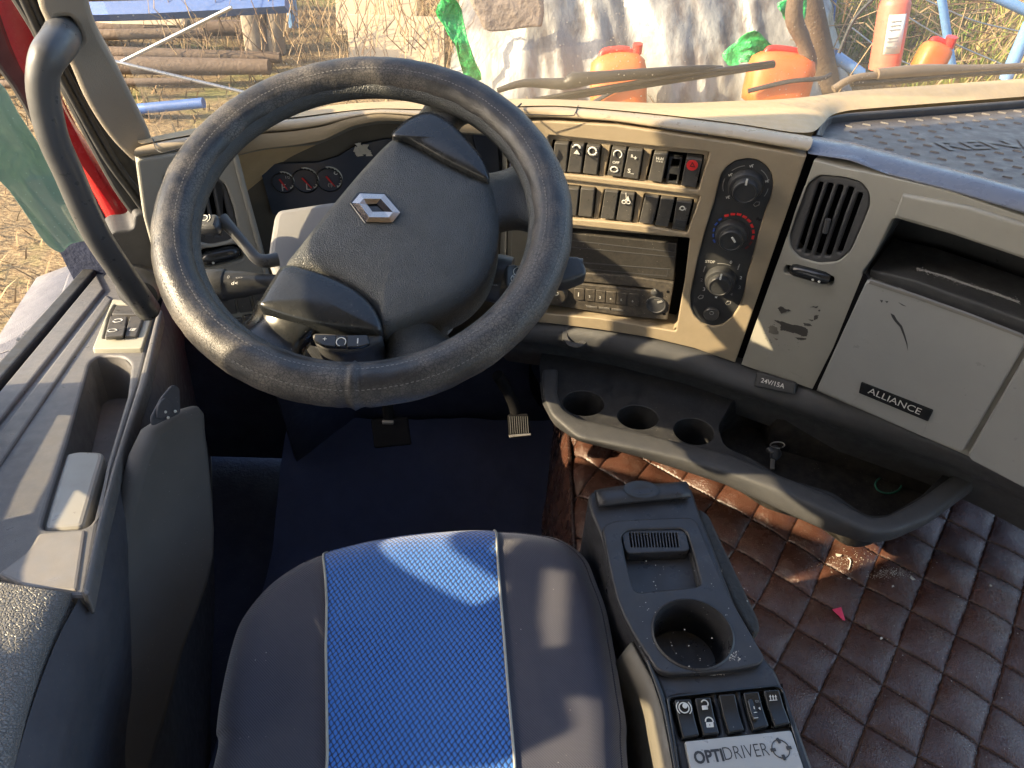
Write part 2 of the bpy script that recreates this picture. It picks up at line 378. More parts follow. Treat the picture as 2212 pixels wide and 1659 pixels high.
M['bind'] = mat('bin_black', (.009, .009, .010), .5, dust=.1, specks=.4)

# ------------------------------------------------------------------ key planes of the cab
S1 = yawpl(atz(1330, 500, 1.12), 14); ztop = S1.px(1400, 287)[2]
def atzz(x, y, z): d = ray(x, y); return CAM+d*((z-CAM[2])/d[2])
S2 = yawpl(S1.px(1700, 480), 37)
S0 = yawpl(atzz(700, 283, ztop), -8); S0 = S0.off(-.045)
SL = yawpl(atzz(420, 324, ztop), -25)
UP = (0, 0, 1)
for _p in (S1, S2, S0, SL): _p.k = 1.16
def hz(z): return Pl((0, 0, z), UP, (0, 1, 0))
zS = Z0-.92                                        # lower tray level
TR = hz(zS); QZ = Z0-1.08; QL = hz(QZ); FL = hz(Z0-1.42); CZ = Z0-.72; CN = hz(CZ)
WN = np.array([.021, -.356, .9342]); WC = CAM+.90*np.array([-.1748, .7342, -.4642])
WH = Pl(WC, WN, (0, 1, .3))
DP = Pl(atz(250, 700, 1.2), (0, .274, .9617), (0, 1, 0))
# ======================================================================= SETTING OUTSIDE
def groundm():
    g = N('dry_grass_ground'); n1, n2 = g.noise(1.1, 6, .65), g.noise(22, 8, .75)
    st = g.new('Mapping'); g.lk(g.tc, st.inputs[0]); st.inputs['Scale'].default_value = (1, 4, 1); st.inputs['Rotation'].default_value = (0, 0, .5)
    n3 = g.noise(30, 6, .7, st.outputs[0])
    c = g.mix(g.ramp(n2, .38, .62), (.07, .045, .024), (.25, .165, .08)); c = g.mix(g.ramp(n3, .45, .6, 0, .6), c, (.5, .38, .2))
    c = g.mix(g.ramp(n1, .5, .62, 0, .55), c, (.15, .19, .04)); g.set(Base_Color=c, Roughness=.9); g.bump(n2, 1, .03); return g.m
M['ground'] = groundm()
gx = np.r_[np.linspace(-60, -4, 12), np.linspace(-3.5, 6, 40), np.linspace(7, 60, 12)]; gy = np.r_[np.linspace(-30, 0, 8), np.linspace(.4, 14, 50), np.linspace(16, 120, 12)]
V = [(x, y, .05*noise.noise(Vector((x*.9, y*.9, 0)))+.02*noise.noise(Vector((x*4, y*4, 3)))) for y in gy for x in gx]; nx = len(gx)
Fc = [(j*nx+i, j*nx+i+1, (j+1)*nx+i+1, (j+1)*nx+i) for j in range(len(gy)-1) for i in range(nx-1)]
setp(mesh('ground', V, Fc, M['ground']), 'straw coloured ground with dry grass and fallen leaves', 'ground', kind='structure')

def gpt(x, y, z=0):                                # ground point seen at a measured place
    return hz(z).px(x, y)
def vdist(Y): return Pl((0, Y, 0), (0, -1, 0))      # upright plane Y metres ahead
def blades(name, n, area, hh, w, mats, label, cat, lean=.5, base=0.):
    V, Fc, idx = [], [], []
    for i in range(n):
        x = rnd.uniform(area[0], area[1]); y = rnd.uniform(area[2], area[3]); a = rnd.uniform(0, 6.28); h = hh*rnd.uniform(.4, 1.2)
        dx, dy = math.cos(a)*w, math.sin(a)*w; lx, ly = rnd.gauss(0, lean)*h, rnd.gauss(0, lean)*h; k = len(V)
        V += [(x-dx, y-dy, base-.01), (x+dx, y+dy, base-.01), (x+dx*.7+lx*.5, y+dy*.7+ly*.5, base+h*.6), (x-dx*.7+lx*.5, y-dy*.7+ly*.5, base+h*.6), (x+lx, y+ly, base+h)]
        Fc += [(k, k+1, k+2, k+3), (k+3, k+2, k+4)]; q = rnd.randrange(len(mats)); idx += [q, q]
    return setp(mesh(name, V, Fc, mats, smooth=False, idx=idx), label, cat, kind='stuff')
straw = [mat('straw_pale', (.32, .235, .12), .8), mat('straw_brown', (.27, .17, .08), .85), mat('straw_dark', (.12, .075, .04), .85)]
grn = [mat('grass_green', (.14, .2, .035), .7), mat('grass_yellow', (.3, .3, .07), .7), straw[0]]
blades('dry_grass', 16000, (-4.5, 6.5, 1.5, 12), .10, .006, straw, 'matted dry straw and stalks over the yard', 'dry grass', .9)
blades('green_grass', 3800, (3.0, 6.3, 5.2, 9.5), .3, .007, grn, 'green and yellow grass tufts near the blue frame', 'grass', .35)
V, Fc = [], []
for i in range(420):
    x, y, z = rnd.uniform(-2.6, .2), rnd.uniform(7.6, 9), rnd.uniform(.1, 1.4); s = rnd.uniform(.015, .035); a = Vector((rnd.gauss(0, 1), rnd.gauss(0, 1), rnd.gauss(0, 1))).normalized(); b = a.orthogonal().normalized(); c = np.array([x, y, z]); k = len(V)
    a, b = np.array(a)*s, np.array(b)*s*.6; V += [c-a, c+b, c+a, c-b]; Fc.append((k, k+1, k+2, k+3))
M['yleaf'] = mat('yellow_leaf', (.62, .42, .03), .6)
setp(mesh('yellow_leaves', V, Fc, M['yleaf'], smooth=False), 'yellow autumn leaves hanging among the twigs behind the posts', 'leaves', kind='stuff')

# woodpile and planks seen through the left half of the windscreen
M['wood'] = mat('weathered_wood', (.13, .09, .06), .8, var=.35, vs=8, bump=.5, bs=40, bt='noise'); M['wood2'] = mat('grey_wood', (.34, .28, .21), .8, var=.3, vs=12, bump=.4, bs=60, bt='noise'); M['pale'] = mat('pale_timber', (.55, .44, .3), .75, var=.2, vs=14)
M['steelblue'] = mat('blue_painted_steel', (.05, .12, .33), .45, var=.25, dust=.15); M['lblue'] = mat('light_blue_paint', (.16, .33, .62), .45, var=.2, dust=.2)
for i in range(9):
    y = 5.55+.25*i; z = .08+.035*i; rr = rnd.uniform(.03, .085)
    a = (-4.9+rnd.uniform(-.3, .3), y, z); b = (-2.2+rnd.uniform(-.5, .3), y+.12, z+rnd.uniform(-.05, .05)); mid = [(a[k]+b[k])/2+rnd.uniform(-.03, .03) for k in range(3)]
    w = ('lowest', 'second lowest', 'third', 'fourth', 'middle', 'sixth', 'seventh', 'second highest', 'highest')[i]
    o = tube('log', [a, mid, b], [rr, rr*.95, rr*.8], M['wood'], n=3, seg=10)
    setp(o, f'brown weathered log, {w} row of the stack seen through the left windscreen', 'log', 'logs stacked beyond the windscreen')
for k, (p, q, Y, s, lab) in enumerate((((755, 95), (960, 85), 6.5, .5, 'wide pale board lying behind the twigs above the rim'), ((730, 50), (900, 30), 7.1, .4, 'pale upper board leaning at the top behind the twigs'), ((215, 52), (400, 38), 6.6, .09, 'narrow cut timber under the blue beam'))):
    A, B = vdist(Y).px(*p), vdist(Y).px(*q); c = (A+B)/2; a_ = math.atan2(*(B-A)[[1, 0]])
    from mathutils import Euler
    setp(boxm('plank', c, (np.linalg.norm(B-A), .06, s*.8), M['pale'], rot=Euler((rad(-30), 0, a_)), bev=.005), lab, 'plank')
A = [vdist(6.2).px(x, y) for x, y in ((150, 26), (330, 22), (620, 6))]
setp(tube('beam', A, .075, M['steelblue'], n=2, seg=4), 'thick dark blue steel beam crossing the top left of the windscreen view', 'beam')
V1 = vdist(6.6)
tr_ = thing('tree_stump', 'two pale grey split trunks standing behind the steering wheel rim', 'tree trunk', V1.px(575, 200)*[1, 1, 0])
tube('trunk', [V1.px(535, -80), V1.px(548, 40), V1.px(560, 120), V1.px(570, 300)], [.10, .11, .12, .16], M['wood2'], tr_, seg=12)
tube('trunk', [V1.px(600, -60), V1.px(595, 60), V1.px(600, 180), V1.px(590, 300)], [.07, .08, .09, .11], M['wood2'], tr_, seg=12)
for (p, q, Y, r_, mm, lab, nm, ct) in (
    ((246, 142), (500, 16), 5.3, .013, 'wireg', 'thin pale metal rod rising to the right across the woodpile', 'metal_rod', 'rod'),
    ((236, 130), (530, 200), 5.25, .013, 'wireg', 'thin pale metal rod falling to the right across the woodpile', 'metal_rod', 'rod'),
    ((625, -20), (648, 150), 7.2, .05, 'lblue', 'light blue post behind the twigs right of the split trunks', 'post', 'post'),
    ((250, 240), (440, 222), 5.3, .04, 'steelblue', 'dusty blue pipe lying low along the foot of the windscreen', 'pipe', 'pipe'),
    ((1768, -10), (1776, 112), 6.9, .05, 'wood2', 'old wooden post left of the fire extinguisher', 'post', 'post'),
    ((1800, -10), (1786, 112), 6.8, .035, 'steelblue', 'dark blue pipe standing beside the old wooden post', 'pipe', 'pipe'),
    ((2030, -30), (2059, 160), 5.6, .03, 'lblue', 'upright light blue tube of the frame beside the orange canister', 'frame_tube', 'tube'),
    ((2225, 50), (2172, 170), 5.4, .045, 'lblue', 'leaning light blue tube at the right edge of the windscreen', 'frame_tube', 'tube'),
    ((2140, -12), (2240, 34), 5.7, .035, 'lblue', 'sloping light blue tube across the top right corner', 'frame_tube', 'tube'),
    ((1800, 118), (1860, 160), 5.9, .045, 'lblue', 'short blue tube lying on the ground left of the extinguisher', 'frame_tube', 'tube')):
    pl = vdist(Y); setp(tube(nm, [pl.px(*p), pl.px(*q)], r_, M[mm], n=1, seg=8), lab, ct)
tw = [mat('twig', (.12, .075, .045), .8), mat('twig_pale', (.35, .25, .14), .8)]
V, Fc, ix = [], [], []
def addstick(a, b, r, q=0):
    a, b = np.array(a), np.array(b); d = b-a; d = d/np.linalg.norm(d); u = np.cross(d, (0, 1, .1)); u /= np.linalg.norm(u); w = np.cross(u, d); k = len(V)
    for c, rr in ((a, r), (b, r*.6)):
        for t in range(3): V.append(c+rr*(u*math.cos(t*2.1)+w*math.sin(t*2.1)))
    for t in range(3): Fc.append((k+t, k+(t+1) % 3, k+3+(t+1) % 3, k+3+t)); ix.append(q)
for i in range(420):
    x, y = rnd.uniform(380, 985), rnd.uniform(60, 240); Y = rnd.uniform(6.0, 7.6); a = vdist(Y).px(x, y); p = a.copy(); q = rnd.randrange(2)
    for s in range(4):
        b = p+np.array([rnd.gauss(0, .07), rnd.gauss(0, .05), rnd.uniform(.08, .22)]); addstick(p, b, .006*(1-s*.18), q); p = b
for i in range(260):
    x, y = rnd.uniform(1790, 2230), rnd.uniform(0, 170); Y = rnd.uniform(5.8, 8); a = vdist(Y).px(x, y); b = a+np.array([rnd.gauss(0, .25), rnd.gauss(0, .1), rnd.gauss(0, .2)]); addstick(a, b, .006, rnd.randrange(2))
setp(mesh('twigs', V, Fc, tw, idx=ix, smooth=False), 'bare thin twigs and stalks standing around the tarp heap', 'twigs', kind='stuff')
for (p, q, lab) in (((1900, 0), (2190, 150), 'wire'), ((2000, 0), (2212, 70), 'wire'), ((1840, 60), (1990, 150), 'wire')):
    a, b = vdist(5.9).px(*p), vdist(5.9).px(*q)
    l_ = {1900: 'long fence wire running down to the right past the extinguisher', 2000: 'upper fence wire in the top right corner', 1840: 'short fence wire below the red extinguisher'}[p[0]]
    setp(tube('fence_wire', [a, (a+b)/2-[0, 0, .03], b], .006, M['wireg'], seg=5), l_, 'wire')

# tarp heap
def tarpm():
    g = N('silver_tarp'); n = g.noise(2.2, 5, .6); st = g.new('Mapping'); g.lk(g.tc, st.inputs[0]); st.inputs['Scale'].default_value = (1.5, 1, .8); st.inputs['Rotation'].default_value = (0, .5, 0)
    w = g.noise(3.2, 6, .6, st.outputs[0]); c = g.mix(g.ramp(n, .42, .58), (.18, .18, .175), (.27, .27, .25)); c = g.mix(g.ramp(w, .50, .62, 0, .75), c, (.09, .07, .058))
    g.set(Base_Color=c, Roughness=.42, Specular_IOR_Level=.6); g.bump(g.noise(14, 4, .5, st.outputs[0]), .5, .02); return g.m
M['tarp'] = tarpm(); M['greentarp'] = mat('green_tarp', (.03, .36, .09), .4, var=.4, vs=6, bump=.8, bs=9, bt='noise'); M['greycloth'] = mat('grey_brown_cloth', (.26, .215, .18), .8, var=.15, vs=5, bump=.5, bs=12, bt='noise')
def heap(name, x0, x1, y0, y1, top, n, mm, seed, amp=.12):
    V, Fc = [], []; mrow = n
    for j in range(mrow+1):
        for i in range(n+1):
            s, t = i/n, j/mrow; x = x0+(x1-x0)*s; edge = min(s, 1-s)*5; hgt = top*(t**.62)*(min(1, edge)**.5)
            y = y0+(y1-y0)*t+.25*(1-min(1, edge)); q = Vector((x*3.2+z_skew*t, t*1.2, seed)); f = noise.fractal(q*.8, .9, 2.1, 4)
            rdg = abs(noise.noise(Vector((x*1.9+2.4*t, t*1.6, seed+5))))*1.5+.5*abs(noise.noise(Vector((x*5-3*t, t*3.2, seed+8))))+.18*abs(noise.noise(Vector((x*13, t*14, seed)))); f2 = noise.noise(Vector((x*9, t*6, seed+9)))
            ph = x*5.2+t*4.5*math.sin(x*1.7+1)+2.2*noise.noise(Vector((x*.8, t*1.6, seed))); fold = (1-abs(math.sin(ph)))**1.6*(.5+.8*noise.noise(Vector((x*1.1, t*.8, 8)))); rdg = rdg*.35+fold*1.5
            V.append((x, y-amp*.9*f-amp*1.3*rdg, max(0, hgt+amp*.25*f+.012*f2)))
    for j in range(mrow):
        for i in range(n): a = j*(n+1)+i; Fc.append((a, a+1, a+n+2, a+n+1))
    return mesh(name, V, Fc, mm, ang=60)
z_skew = 2.4
hp = heap('tarpaulin', -.62, 2.75, 5.75, 7.6, 1.75, 110, M['tarp'], 2.)
setp(hp, 'crumpled silver white tarpaulin draped over a heap ahead of the truck', 'tarpaulin')
def rag(name, pts, Y, mm, lab, cat, amp=.05, th=.004, dy=0):
    pl = vdist(Y); c = np.mean([pl.px(*p) for p in pts], 0); n = 9; V, Fc = [], []
    P = [pl.px(*p) for p in pts]; rings = 7
    L2 = smoothloop([tuple(q) for q in P], 3); m_ = len(L2)
    for k in range(rings+1):
        for q in L2:
            q = np.array(q); w = c+(q-c)*(k/rings if k else 0.02); f = noise.fractal(Vector(w*4.), .7, 2, 4); w = w+np.array([0, -amp*f*2+dy*(w[2]-c[2]), 0]); V.append(w)
    for k in range(rings):
        for i in range(m_): a = k*m_+i; b = k*m_+(i+1) % m_; Fc.append((a, b, b+m_, a+m_))
    Fc.append(list(range(m_))); o = mesh(name, V, Fc, mm, ang=60); mod(o, 'SOLIDIFY', thickness=th); return setp(o, lab, cat)
rag('green_sheet', [(940, 28), (965, -10), (990, 10), (1005, 70), (1020, 110), (1040, 175), (1000, 160), (985, 100), (960, 60)], 5.75, M['greentarp'], 'bright green plastic strip hanging at the left edge of the silver tarp', 'plastic sheet')
rag('green_sheet', [(1560, 118), (1590, 95), (1625, 60), (1660, 90), (1690, 120), (1650, 135), (1610, 130), (1580, 142)], 5.6, M['greentarp'], 'green plastic rag low beside the second orange canister', 'plastic sheet')
rag('green_sheet', [(1680, 5), (1740, -5), (1745, 25), (1725, 58), (1700, 50), (1690, 30)], 5.6, M['greentarp'], 'small green plastic rag at the top right of the silver tarp', 'plastic sheet')
rag('grey_cloth', [(1020, -20), (1160, -20), (1172, 50), (1150, 58), (1060, 68), (1035, 40)], 5.75, M['greycloth'], 'flat grey brown cloth lying over the silver tarp', 'cloth', .006)
0 and rag('grey_cloth', [(1030, 215), (1060, 120), (1110, 90), (1200, 120), (1250, 205), (1240, 235)], 5.7, M['greycloth'], 'brown cloth hanging low under the tarp left of the first canister', 'cloth', .05)
M['orange'] = mat('orange_plastic', (.60, .13, .02), .5, var=.35, vs=5, dust=.35, dcol=(.35, .2, .12), ds=9); M['redplast'] = mat('red_plastic', (.6, .04, .03), .4, var=.2)
def canister(px, Y, w, h, d, lab, tilt=0, strap=True):
    c = vdist(Y).px(*px); t = thing('canister', lab, 'canister', c-[0, 0, h/2])
    V, Fc = [], []; n = 20; prof = [(.0, -.5), (.8, -.5), (.97, -.44), (1, -.3), (1, .22), (.93, .4), (.7, .5), (.3, .54), (0, .55)]
    e = Euler((rad(-18), rad(tilt), 0)).to_matrix()
    for (r_, z_) in prof:
        for k in range(n):
            a = 2*math.pi*k/n; ca, sa = math.cos(a), math.sin(a); x = w/2*r_*math.copysign(abs(ca)**.6, ca); y = d/2*r_*math.copysign(abs(sa)**.6, sa); V.append(c+np.array(e@Vector((x, y, z_*h))))
    for i in range(len(prof)-1):
        for k in range(n): a = i*n+k; b = i*n+(k+1) % n; Fc.append((a, b, b+n, a+n))
    mesh('body', V, Fc, M['orange'], t, ang=60)
    A = [c+np.array(e@Vector(q)) for q in ((-w*.3, 0, h*.46), (-w*.22, 0, h*.58), (w*.15, 0, h*.58), (w*.25, 0, h*.48))]; tube('handle', A, .022, M['redplast'], t, seg=8)
    lathe_c = c+np.array(e@Vector((w*.33, 0, h*.5))); tube('cap', [lathe_c, lathe_c+[0, 0, .07]], .035, M['redplast'], t, n=1)
    if strap: tube('strap', [c+np.array(e@Vector(q)) for q in ((-w*.55, -d*.55, -h*.25), (0, -d*.6, .0), (w*.5, -d*.55, h*.12), (w*.7, -d*.3, h*.2))], .016, M['rubber'], t, seg=7)
canister((1335, 185), 5.45, .42, .42, .3, 'orange canister half hidden behind the wiper below the silver tarp', -6)
canister((1682, 172), 5.3, .46, .34, .3, 'orange canister with a dark hose across it right of the wiper tip', 4)
canister((2012, 128), 5.0, .2, .19, .15, 'small orange canister with a red handle beside the blue tube', 18, False)
c = vdist(5.2).px(1923, 70); ex = thing('fire_extinguisher', 'faded red fire extinguisher cylinder with a white label, hanging outside', 'fire extinguisher', c-[0, 0, .22])
e = Euler((rad(-12), rad(-7), 0)).to_matrix(); P_ = lambda x, y, z: c+np.array(e@Vector((x, y, z)))
M['extred'] = mat('faded_red_paint', (.62, .13, .08), .45, var=.15, dust=.2)
tube('body', [P_(0, 0, -.23), P_(0, 0, -.225), P_(0, 0, .17), P_(0, 0, .2), P_(0, 0, .235)], [.085, .1, .1, .09, .05], M['extred'], ex, n=1, seg=24)
V, Fc = [], []
for j in range(2):
    for i in range(9): a = rad(-125+i*8); V.append(P_(.1025*math.cos(a), .1025*math.sin(a), (-.12, .12)[j]))
Fc = [(i, i+1, i+10, i+9) for i in range(8)]; lb = mesh('label', V, Fc, M['white'], ex); mod(lb, 'SOLIDIFY', thickness=.001)
for z_ in (.08, .055, .03, -.02, -.04, -.075): boxm('print_line', P_(-.018, -.1025, z_), (.07, .003, .008), M['dimprint'], ex, rot=Euler((rad(-12), rad(-7), 0)), bev=0)
tube('valve', [P_(0, 0, .22), P_(0, 0, .3)], .022, M['wireg'], ex, n=1); tube('hose', [P_(0, 0, .28), P_(-.1, 0, .25), P_(-.25, 0, .1), P_(-.32, 0, -.1)], .012, M['rubber'], ex)
setp(tube('branch', [vdist(5.3).px(*p) for p in ((1700, 205), (1745, 150), (1735, 90), (1715, 40), (1720, -20))], [.07, .06, .05, .06, .05], M['wood'], seg=9), 'crooked dark branch leaning right of the strapped orange canister', 'branch')
setp(tube('branch', [vdist(5.9).px(*p) for p in ((1790, 230), (1775, 140), (1760, 60), (1745, -20))], [.12, .11, .1, .09], M['wood'], seg=9), 'broad dark trunk piece standing right of the silver tarp', 'branch')
# ======================================================================= CAB SHELL
cab = thing('truck_cab', 'red truck cab shell around the driver seat: pillar, windscreen, floor and grab handle', 'truck cab', (-.2, .6, Z0-1.4))
base_px = [(150, 335), (260, 315), (330, 300), (417, 281), (560, 250), (749, 226), (900, 219), (1128, 215), (1277, 220), (1392, 222), (1463, 222), (1602, 208), (1803, 191), (2018, 177), (2212, 163), (2500, 140), (2800, 118)]
# dash top falls away towards the glass
TB = Pl((0, S1.px(1400, 287)[1], ztop), (0, .10, .995), (0, 1, 0))
base = [TB.px(x, y) for x, y in base_px]
gb_ = base[2:]
glass = loft('windscreen', [[p+np.array([0, .012, -.03]) for p in gb_], [p+np.array([0, -.01, .25]) for p in gb_], [p+np.array([0, -.04, .6]) for p in gb_]], M['glass'], cab, n=40, sub=0)
# body of the cab under the windscreen, outside
def wall_from(name, line, dz0, dz1, mm, parent, dy=0, th=.01, n=40):
    return loft(name, [[p+np.array([0, dy, dz1]) for p in line], [p+np.array([0, dy, dz0]) for p in line]], mm, parent, n=n, sub=0, solid=th)
wall_from('front_panel', base[2:], -1.3, -.16, M['redpaint'], cab, dy=.16)
wall_from('firewall', base[2:], -1.0, -.12, M['carpet'], cab, dy=.13)
# --- pillar
PA = Pl(base[2]+np.array([0, -.01, 0]), (.50, -.86, 0))
print('BASE', [tuple(np.round(b-CAM, 2)) for b in base], 'SL', SL.px(300, 350)-CAM)
tr_out = z1((240, -60), (235, 0), (250, 60), (280, 120), (320, 230), (430, 380), (520, 600), (600, 740), (700, 880), (850, 1030), (960, 985), (950, 860), (850, 660), (740, 430), (640, 250), (600, 160), (560, 40), (545, -60))
plate('pillar_trim', PA, tr_out, -.045, .0, M['pillar'], cab, bev=.006, r=.02, holes=[z1((345, 115), (440, 108), (470, 150), (505, 235), (492, 272), (460, 278), (410, 240), (370, 190))], hr=.01, ang=50)
sk = mat('socket_black', (.012, .012, .013), .6)
plate('handle_socket', PA, z1((285, 70), (460, 70), (540, 240), (505, 310), (440, 300), (300, 200)), -.075, -.046, sk, cab, r=.01)
plate('window_seal', PA, z1((40, -80), (290, -80), (360, 120), (470, 400), (560, 600), (720, 880), (850, 1010), (925, 1330), (905, 1420), (830, 1360), (700, 1180), (520, 850), (330, 480), (190, 200)), -.08, -.047, M['rubber'], cab, bev=.008, smooth=3)
for k_, (dx, w_) in enumerate(((30, .005), (75, .004))):
    pp = [(60, -60), (230, 300), (420, 660), (600, 980), (760, 1200), (860, 1340)]
    tube('seal_lip', [PA.px(*z1((x+dx+30, y))[0], -.044) for x, y in pp], w_, M['rubber'], cab, seg=8)
plate('painted_pillar', PA, z1((-60, -160), (70, -160), (110, 40), (230, 380), (370, 610), (460, 800), (640, 1050), (800, 1290), (830, 1400), (800, 1432), (700, 1432), (590, 1240), (400, 900), (200, 520), (60, 200), (-40, 0)), -.14, -.085, M['redpaint'], cab, bev=.02, smooth=3, ang=60)
plate('door_seal', PA, z1((-260, -40), (-40, -40), (100, 300), (300, 660), (520, 1080), (700, 1440), (660, 1500), (540, 1490), (430, 1260), (220, 820), (60, 540), (-160, 240)), -.20, -.145, M['rubber'], cab, bev=.008, smooth=2)
plate('corner_trim', PA, z1((690, 1440), (830, 1432), (835, 1330), (930, 1330), (960, 1700), (900, 1850), (780, 1700), (640, 1560)), -.08, -.03, M['dark'], cab, r=.01, bev=.004)
hpts = [(140, 62), (128, 90), (106, 120), (94, 153), (93, 195), (101, 243), (118, 306), (149, 375), (180, 448), (213, 514), (254, 576), (296, 636), (318, 668)]
hh_ = [-.03, .02, .045, .05, .05, .05, .05, .05, .05, .05, .045, .03, .0]
tube('grab_handle', [PA.px(x, y, h) for (x, y), h in zip(hpts, hh_)], [.019, .0195, .0185, .0165, .0165, .0165, .0165, .0165, .0165, .0165, .0165, .017, .018], M['handle'], cab, seg=20, ang=0, n=5)
lathe('handle_foot', PA, 306, 640, [(.03, -.03), (.03, -.02), (.024, -.012), (.021, 0)], M['handle'], cab, sx=1, sy=1.2)
# --- floor, front wall
fl = [(-.85, -.5), (1.6, -.5), (1.6, 1.25), (-.85, 1.25)]
plate('cab_floor', FL, fl, -.02, 0, M['carpet'], cab, local=True)
plate('front_wall', Pl((0, 1.12, 0), (0, -1, 0)), [(-.85, Z0-1.4), (1.6, Z0-1.4), (1.6, Z0-.66), (-.85, Z0-.66)], -.02, 0, M['carpet'], cab, local=True)
hl = mat('headliner_cloth', (.68, .67, .65), .9)
plate('headliner', hz(Z0+.55), [(-.9, -.9), (1.6, -.9), (1.6, .55), (-.9, .55)], 0, .02, hl, cab, local=True)
plate('rear_wall', Pl((0, -.9, 0), (0, 1, 0)), [(-1.6, Z0-1.4), (.9, Z0-1.4), (.9, Z0+.55), (-1.6, Z0+.55)], -.02, 0, hl, cab, local=True)
# curtain: added, out of view, cut to shape the sun patches in the cab
msk = thing('sun_mask', 'unseen dark sheet added beside the driver window to shape the sun patches', 'sun_mask', (-.75, -.2, Z0-.3))
M['sun_mask'] = mat('sun_mask_dark', (.06, .06, .08), .9)
CU = Pl((-.75, 0, Z0), (1, 0, 0))
co_ = [(.80, .62), (.79, .42), (.765, .26), (.75, .13), (.715, .05), (.68, 0), (.64, -.06), (.56, -.10), (.47, -.11), (.385, -.13), (.36, -.25), (.345, -.35), (.30, -.326), (.24, -.288), (.224, -.309), (.28, -.354), (.350, -.402), (.362, -.33), (.40, -.295), (.46, -.348), (.57, -.435), (.66, -.54), (.69, -.58), (.68, -.9), (-.7, -.9), (-.7, -.42), (.05, -.405), (.135, -.392), (.07, -.335), (.057, -.296), (.077, -.251), (.112, -.256), (.087, -.215), (-.3, -.2), (-.7, -.3), (-.7, .62)]
plate('cloth', CU, fillet(co_, .008), -.004, 0, M['sun_mask'], msk, bev=0, local=True, holes=[[(.262, -.270), (.249, -.252), (.163, -.254), (.165, -.268), (.20, -.272)], [(.314, -.304), (.307, -.290), (.285, -.292), (.294, -.303)], [(.434, -.528), (.39, -.487), (.345, -.462), (.254, -.417), (.175, -.386), (.27, -.455), (.3, -.472), (.36, -.50)], [(.384, -.532), (.45, -.562), (.60, -.625), (.595, -.612), (.45, -.545), (.39, -.52)]])  # added light blocker: edge and openings follow the sun patches wanted inside

# ======================================================================= DOOR
M['housing'] = mat('mirror_housing_grey', (.13, .125, .14), .5, var=.12, dust=.35, dcol=(.32, .31, .32), ds=20, bump=.3, bs=300)
door = thing('driver_door', 'driver door with window switches, pull pocket and long worn armrest along the left side', 'door', (-.6, .4, Z0-1.3))
def dq(*p): return z8(*p)
plate('door_top', DP, dq((425, 150), (480, 60), (700, 262), (700, 300), (620, 620), (500, 1010), (440, 1260), (385, 1590), (100, 1560), (-100, 1450), (-350, 1400), (-350, 1100)), -.06, -.002, M['doortop'], door, holes=[dq((400, 540), (440, 512), (545, 515), (582, 548), (565, 690), (470, 1000), (425, 1225), (385, 1278), (180, 1288), (205, 1200), (300, 900))], hr=.012, r=.01, bev=.005)
# pocket
pw = dq((395, 530), (440, 505), (550, 508), (590, 545), (570, 700), (475, 1000), (432, 1240), (390, 1285), (170, 1295), (195, 1200), (290, 900))
plate('pocket_liner', DP.off(-.075), dq((360, 480), (640, 480), (480, 1320), (120, 1320)), -.02, 0, M['doortop'], door)
inn = [DP.px(a, b, 0) for a, b in dq((400, 540), (440, 512), (545, 515), (582, 548), (565, 690), (470, 1000), (425, 1225), (385, 1278), (180, 1288), (205, 1200), (300, 900), (400, 540))]
loft('pocket_wall', [[p-DP.n*.004 for p in inn], [p-DP.n*.075 for p in inn]], M['doortop'], door, n=60, sub=0)
dpz = DP.off(0)
plate('pull_handle', dpz, dq((290, 948), (350, 935), (455, 938), (462, 960), (432, 1060), (375, 1262), (350, 1275), (200, 1287), (190, 1270), (230, 1130)), -.035, -.006, M['doorhandle'], door, r=.008, bev=.006)
plate('armrest_end', dpz, dq((168, 1300), (385, 1282), (345, 1562), (120, 1545), (-20, 1485), (120, 1380)), -.04, .0, M['armend'], door, r=.006, bev=.004)
plate('inner_rail', dpz, dq((700, 300), (722, 310), (655, 620), (520, 1010), (458, 1260), (392, 1580), (358, 1566), (432, 1240), (498, 1000), (612, 640)), -.02, .006, M['doortop'], door, r=.004, bev=.004, ang=60)
# outer sills and seals of the window
def sill(name, a0, a1, b0, b1, h0, h1, mm):
    return plate(name, DP, dq(a0, a1, b1, b0), h0, h1, mm, door, bev=.004)
sill('window_sill', (498, 262), (470, 240), (-330, 1480), (-330, 1270), -.03, .002, M['doortop'])
sill('window_sill', (462, 215), (430, 150), (-330, 1215), (-330, 1060), -.05, .004, M['doortop'])
sill('glass_seal', (470, 235), (465, 215), (-330, 1250), (-330, 1215), -.05, -.012, M['rubber'])
sill('glass_seal', (440, 110), (425, 60), (-330, 1000), (-330, 900), -.06, .008, M['rubber'])
sill('glass_seal', (455, 170), (440, 118), (-330, 1080), (-330, 1010), -.06, -.012, M['rubber'])
# vinyl armrest that continues towards the viewer
A0 = z12((-260, 60), (-60, 95), (120, 195), (280, 232), (420, 255), (670, 270))
rows = []
for k in range(10):
    t = k/9; xr = [670, 600, 520, 440, 365, 300, 240, 180, 110, 20][k]; yr = [272, 400, 580, 760, 960, 1150, 1350, 1600, 1850, 2200][k]
    row = []
    for j in range(8):
        s = j/7; x = -500*(1-s)+xr*s; y0_ = [95, 110, 140, 175, 205, 232, 255, 272][j]; y = y0_+(yr-272)*(.9+.1*s)
        h = .004-(.022*(max(0, s-.82)/.18)**2)+.012*math.sin(s*3.1)
        row.append(DP.px(*z12((x, y))[0], h))
    rows.append(row)
loft('armrest', rows, M['armrest'], door, n=24, sub=1, ang=0, solid=0)
